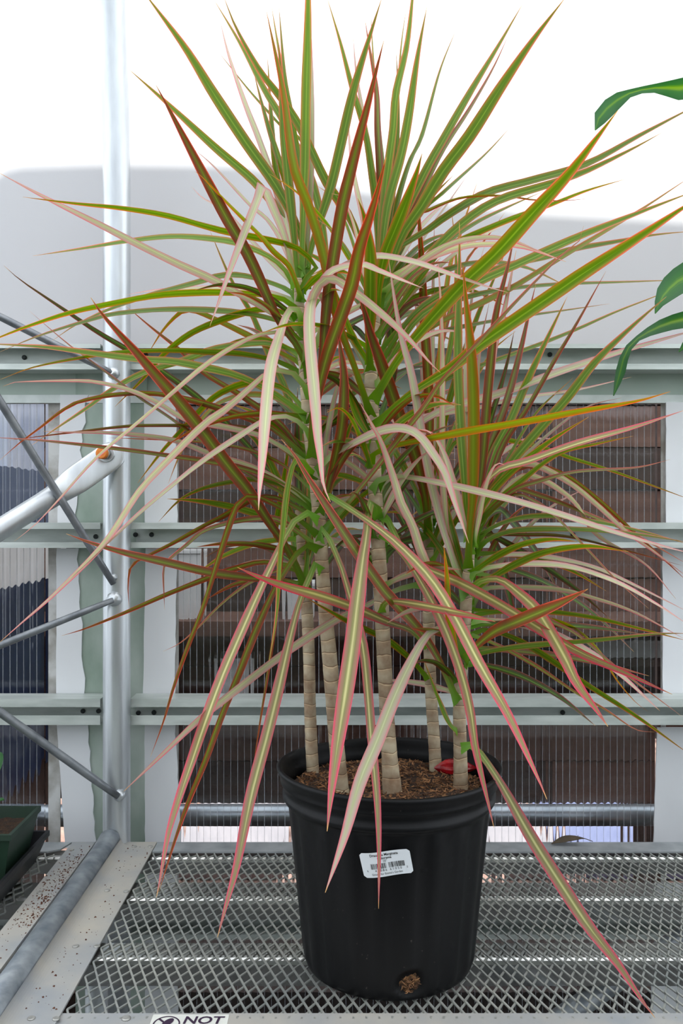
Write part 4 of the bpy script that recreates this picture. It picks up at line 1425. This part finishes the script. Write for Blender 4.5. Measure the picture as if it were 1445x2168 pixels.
 (4,'r',10,-.03,[(1002,1150),(1056,961),(1117,862),(1171,767),(1220,685),(1282,574)]),
 (4,'g',14,-.05,[(1002,1160),(1015,1088),(1047,1035),(1097,986),(1167,932),(1245,883)]),
 (4,'g',7,.1,[(1003,1130),(1060,1000),(1130,880),(1212,800)]),
 (4,'p',7,.1,[(1003,1130),(1080,1000),(1160,920),(1241,862),(1315,842)]),
 (4,'o',14,-.12,[(975,1425),(955,1340),(948,1286),(946,1225),(939,1155)]),
 (4,'g',9,.0,[(988,1260),(961,1177),(944,1128),(924,1080),(905,1000)]),
 (4,'g',9,.02,[(987,1245),(968,1160),(950,1090),(930,1000),(915,930)]),
 (2,'g',28,-.12,[(784,787),(781,740),(783,673),(784,568),(782,520),(771,460),(757,420)]),
 (2,'g',26,-.1,[(797,660),(805,580),(817,532),(837,483),(861,423),(880,370),(893,325)]),
 (1,'p',12,-.12,[(637,690),(665,620),(700,580),(760,549),(798,541),(837,545),(885,556),(934,573),(982,590),(1031,607),(1074,619)]),
 (1,'p',13,-.18,[(640,710),(665,630),(700,575),(764,560),(800,572),(849,592),(895,610)]),
 (1,'p',17,-.2,[(645,780),(650,690),(668,615),(700,590),(747,617),(788,648),(837,690),(873,726),(909,767),(932,789)]),
 (1,'r',23,-.1,[(675,1090),(690,1050),(700,1010),(715,950),(725,890),(728,800),(720,735),(712,690)]),
 (1,'p',12,.02,[(674,1080),(687,957),(704,860),(720,800),(735,740)]),
 (1,'g',11,.0,[(675,1085),(690,1060),(710,990),(735,920),(760,850)]),
 (0,'g',11,.0,[(638,1170),(585,1138),(590,1078),(600,1017),(609,957),(616,906)]),
 (1,'g',10,-.15,[(664,1010),(640,975),(624,975),(614,1005),(605,1054),(598,1126),(592,1180),(585,1300),(570,1400)]),
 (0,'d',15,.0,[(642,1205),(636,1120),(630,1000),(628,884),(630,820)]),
 (0,'g',12,.02,[(644,1200),(650,1100),(647,1000),(640,900)]),
 (0,'g',15,-.03,[(646,1225),(655,1130),(655,1040),(650,960)]),
 (0,'r',18,-.15,[(648,1260),(600,1232),(529,1223),(442,1211),(354,1191),(267,1171),(195,1150),(140,1130)]),
 (0,'r',10,.05,[(642,1205),(560,1190),(500,1203),(442,1223),(354,1258),(267,1296),(180,1331),(130,1346)]),
 (1,'r',10,-.15,[(675,1135),(620,1090),(575,1065),(544,1052),(515,1054),(498,1078),(478,1134),(452,1216),(428,1292),(398,1368),(369,1450),(345,1530),(318,1603)]),
 (1,'r',9,.1,[(675,1100),(600,1060),(560,1052),(522,1063),(478,1090),(430,1114),(368,1149),(311,1178),(278,1198),(271,1240),(273,1287)]),
 (1,'r',9,.12,[(676,1160),(595,1102),(551,1097),(490,1105),(430,1124),(395,1153),(357,1185),(346,1206),(347,1260),(348,1290)]),
 (1,'g',10,.1,[(674,1090),(600,1030),(539,1015),(490,1020),(430,1034),(380,1059),(335,1105)]),
 (1,'g',13,.08,[(657,885),(610,830),(570,812),(527,810),(478,826),(442,850),(400,895),(345,953),(291,1023)]),
 (1,'o',9,.12,[(658,905),(600,850),(540,835),(480,845),(439,873),(400,925),(375,975),(356,1024)]),
 (1,'g',7,.12,[(662,965),(600,915),(551,888),(503,871),(437,852),(390,840)]),
 (1,'g',10,.08,[(660,958),(612,923),(575,896),(520,885),(470,866)]),
 (0,'p',7,.05,[(648,1240),(618,1199),(566,1188),(521,1192),(476,1209)]),
 (0,'r',5,-.05,[(644,1215),(600,1205),(531,1232),(469,1278),(421,1327),(380,1362),(345,1379)]),
 (1,'r',7,-.05,[(668,1020),(622,990),(610,1040),(596,1150),(586,1292),(566,1431),(552,1517),(537,1617),(533,1650)]),
 (2,'g',12,-.05,[(782,770),(750,720),(725,660),(700,590)]),
 (2,'g',12,-.05,[(788,935),(755,880),(735,820),(715,760)]),
 (1,'r',9,-.25,[(680,1130),(740,1060),(788,1000),(849,921),(897,862),(932,809),(1015,722),(1090,640),(1181,547),(1228,507),(1235,478)]),
 (2,'r',5,.05,[(803,620),(851,476),(909,444),(970,420),(1031,414),(1080,416),(1126,423),(1187,425),(1253,420)]),
 (4,'k',28,-.2,[(972,1585),(984,1575),(1000,1580),(1020,1600),(1062,1663),(1123,1771),(1185,1869),(1246,1962),(1308,2042),(1354,2112),(1386,2155)]),
 (4,'g',7,-.03,[(970,1550),(950,1530),(924,1470),(905,1420),(896,1395)]),
 (4,'p',9,.1,[(1003,1130),(1100,1010),(1204,1052),(1262,1132),(1365,1194),(1430,1268)]),
 (4,'r',10,.15,[(1004,1125),(1090,995),(1180,1000),(1262,1055),(1344,1130),(1400,1180),(1455,1232)]),
 (4,'r',6,.08,[(998,1210),(1080,1235),(1159,1309),(1220,1342),(1303,1412),(1380,1470),(1443,1517)]),
 (4,'r',6,.02,[(986,1340),(1056,1367),(1138,1412),(1212,1462),(1282,1503),(1344,1544),(1385,1550)]),
 (4,'o',5,.1,[(990,1290),(1100,1300),(1200,1322),(1262,1371),(1303,1437),(1344,1486),(1371,1506)]),
 (1,'o',8,-.1,[(640,640),(614,568),(580,534),(551,500),(520,469),(478,427),(430,377),(412,363)]),
 (1,'p',7,.28,[(638,620),(600,520),(566,466),(527,432),(450,350),(405,312)]),
 (1,'p',8,.25,[(638,620),(560,540),(480,450),(430,420),(405,395)]),
 (0,'g',14,.1,[(640,1110),(635,910),(619,871),(597,806),(575,765),(552,710),(530,660),(495,604),(470,550),(445,490)]),
 (2,'d',20,.12,[(798,900),(830,800),(828,700),(820,600),(835,500)]),
 (3,'p',13,.08,[(905,1050),(900,850),(884,667),(874,604),(862,520)]),
 (4,'p',10,.1,[(1000,1150),(985,800),(1000,620),(1025,520)]),
 (4,'p',17,.06,[(1001,1150),(1020,950),(1044,743),(1062,680),(1080,591),(1092,530)]),
 (3,'g',13,.05,[(905,1065),(950,850),(1006,680),(1039,604),(1075,520)]),
 (4,'p',11,.08,[(1000,1150),(1008,900),(1013,756),(1035,640)]),
 (3,'r',10,.08,[(905,1060),(920,800),(981,568),(1027,507),(1068,450)]),
 (3,'g',12,.1,[(905,1070),(930,850),(958,700),(965,560),(955,440)]),
 (2,'g',12,.14,[(800,650),(840,540),(905,430),(960,370)]),
 (1,'g',13,.12,[(640,600),(612,470),(585,370),(573,240),(566,120)]),
 (2,'g',12,.1,[(803,610),(825,450),(838,330),(842,200),(838,110)]),
 (2,'p',11,.16,[(803,610),(770,470),(745,350),(735,240)]),
]
for (ci, kd, w, dy, pts) in LEAVES:
    leaf(ci, kd, w, dy, pts)

# short clasping leaves up the canes whose blades lie behind the big ones
FR = random.Random(31)


def filler(ci, y0, y1, n_, up, xr, ln=(160, 330), w=(8, 15), kinds='ggrpd', depth=(.05, .25)):
    ya, yb, cp = CANES[ci]
    for k in range(n_):
        y = y0 + (y1 - y0) * (k + FR.random()) / n_
        xs_ = [p_ for p_ in cp]
        x = None
        for a, b in zip(cp[:-1], cp[1:]):
            if b[1] <= y <= a[1]:
                t = (a[1] - y) / (a[1] - b[1]); x = a[0] + (b[0] - a[0]) * t
        if x is None:
            x = cp[-1][0]
        sgn = FR.choice((-1, 1)) if xr == 0 else xr
        L_ = FR.uniform(*ln)
        el = FR.uniform(*up)
        d = (math.cos(el) * sgn, -math.sin(el))
        droop = FR.uniform(0.05, 0.5) * L_
        pts = []
        for q in (0.0, 0.12, 0.3, 0.5, 0.75, 1.0):
            pts.append((x + sgn * 6 + d[0] * L_ * q, y + d[1] * L_ * (q + 0.12 * math.sin(q * 3.1)) + droop * q ** 2.2))
        leaf(ci, FR.choice(kinds), FR.uniform(*w), FR.uniform(*depth) * FR.choice((1, 1, -0.4)), pts, nseg=18)


filler(1, 620, 1200, 15, (0.35, 1.2), 1, (120, 300))
filler(1, 640, 1000, 7, (0.1, 0.9), -1, (160, 330))
filler(2, 620, 1180, 20, (0.4, 1.25), 0, (120, 300))
filler(2, 680, 1250, 14, (0.3, 1.0), 1, (120, 260))
filler(2, 700, 1250, 9, (0.3, 1.1), -1, (90, 180))
filler(3, 1060, 1240, 14, (0.7, 1.5), 0, (200, 480), kinds='ggpdd')
filler(4, 1120, 1300, 12, (0.8, 1.45), 0, (260, 480), kinds='ggrpp')
filler(4, 1140, 1420, 8, (-0.1, 0.5), 1, (200, 420))
filler(4, 1200, 1500, 7, (0.2, 1.1), -1, (90, 200))
filler(0, 1120, 1240, 8, (0.9, 1.5), 0, (200, 380), kinds='ggd')
filler(0, 1100, 1240, 5, (0.0, 0.6), -1, (200, 380), kinds='grd')
filler(2, 600, 680, 8, (0.7, 1.4), 0, (200, 420), (7, 12), 'ggp', (.1, .28))
filler(2, 600, 700, 6, (0.3, 0.8), 1, (260, 480), (7, 12), 'ggp', (.1, .28))

# ------------------------------------------------------------------ corn plant at the right, mostly outside the frame
cp_root = tag(empty('corn_plant', (0.80, 1.18, ZB)), 'broad-leaved green plant whose arching striped leaves reach in from the right edge', 'plant')
mb = MB()
mb.lathe([(0.0, ZB + .002), (0.075, ZB + .002), (0.09, ZB + .15), (0.095, ZB + .15), (0.095, ZB + .165), (0.09, ZB + .165), (0.085, ZB + .14), (0.0, ZB + .14)], (0.80, 1.18))
mb.build('pot', M['plastic_black'], cp_root)
mb = MB(); mb.tube([(0.80, 1.18, ZB + .13), (0.81, 1.18, 1.5), (0.80, 1.17, 1.95)], [.016, .015, .010], 14, vscale=50)
mb.build('cane', M['bark'], cp_root)


def broad(pts, ws, depths, up=0.3):
    """ws half widths in px at the points"""
    sm = spline([(p_[0], p_[1], w, d) for p_, w, d in zip(pts, ws, depths)], 30)
    rows = []; uvs = []
    pos = [at(x, y, d) for x, y, w, d in sm]
    for i, (x, y, w, d) in enumerate(sm):
        tg = (pos[min(i + 1, 29)] - pos[max(i - 1, 0)]).normalized()
        vw = (EYE - pos[i]).normalized()
        side = tg.cross(vw).normalized(); nrm = side.cross(tg).normalized()
        wd = (side * math.cos(up) + nrm * math.sin(up)); nn = wd.cross(tg).normalized()
        hw = max(0.0004, w / F * d / math.cos(up))
        row = []
        for s in (-1, -.6, -.2, 0, .2, .6, 1):
            wave = 0.10 * hw * math.sin(i * 0.9 + s * 2) * abs(s)
            row.append(pos[i] + wd * hw * s + nn * (hw * 0.25 * (abs(s) - 1) + wave))
        rows.append(row); uvs.append([(0.5 + s / 2, 0.25 + 0.6 * i / 29) for s in (-1, -.6, -.2, 0, .2, .6, 1)])
    mb = MB(); mb.quad_grid(rows, uvs)
    return mb.build('leaf', M['broad'], cp_root)


broad([(1960, 420), (1700, 240), (1520, 180), (1440, 188), (1395, 186), (1340, 195), (1300, 218), (1270, 248), (1259, 276)], [6, 22, 26, 22, 10, 7, 17, 16, 1], [1.17, 1.1, 1.05, 1.03, 1.02, 1.0, .99, .98, .98])
broad([(1960, 600), (1700, 500), (1560, 540), (1480, 575), (1440, 592), (1410, 618), (1393, 645), (1386, 664)], [6, 28, 40, 34, 28, 22, 9, 1], [1.17, 1.1, 1.05, 1.03, 1.02, 1.01, 1.0, 1.0], 0.1)
broad([(1960, 760), (1700, 640), (1540, 660), (1450, 676), (1400, 690), (1350, 716), (1325, 745), (1312, 790), (1298, 838)], [6, 24, 26, 18, 14, 6, 8, 10, 1], [1.17, 1.1, 1.06, 1.04, 1.03, 1.01, 1.0, 1.0, 1.0], 0.2)
broad([(1960, 700), (1700, 720), (1540, 700), (1470, 715), (1445, 735), (1436, 745)], [6, 24, 24, 14, 6, 1], [1.17, 1.2, 1.22, 1.22, 1.22, 1.22], 0.2)
broad([(1960, 500), (2100, 380), (2250, 400), (2400, 560)], [6, 26, 26, 1], [1.17, 1.15, 1.1, 1.08])
broad([(1960, 420), (1900, 250), (1980, 100), (2150, 60)], [6, 26, 26, 1], [1.17, 1.2, 1.25, 1.3])
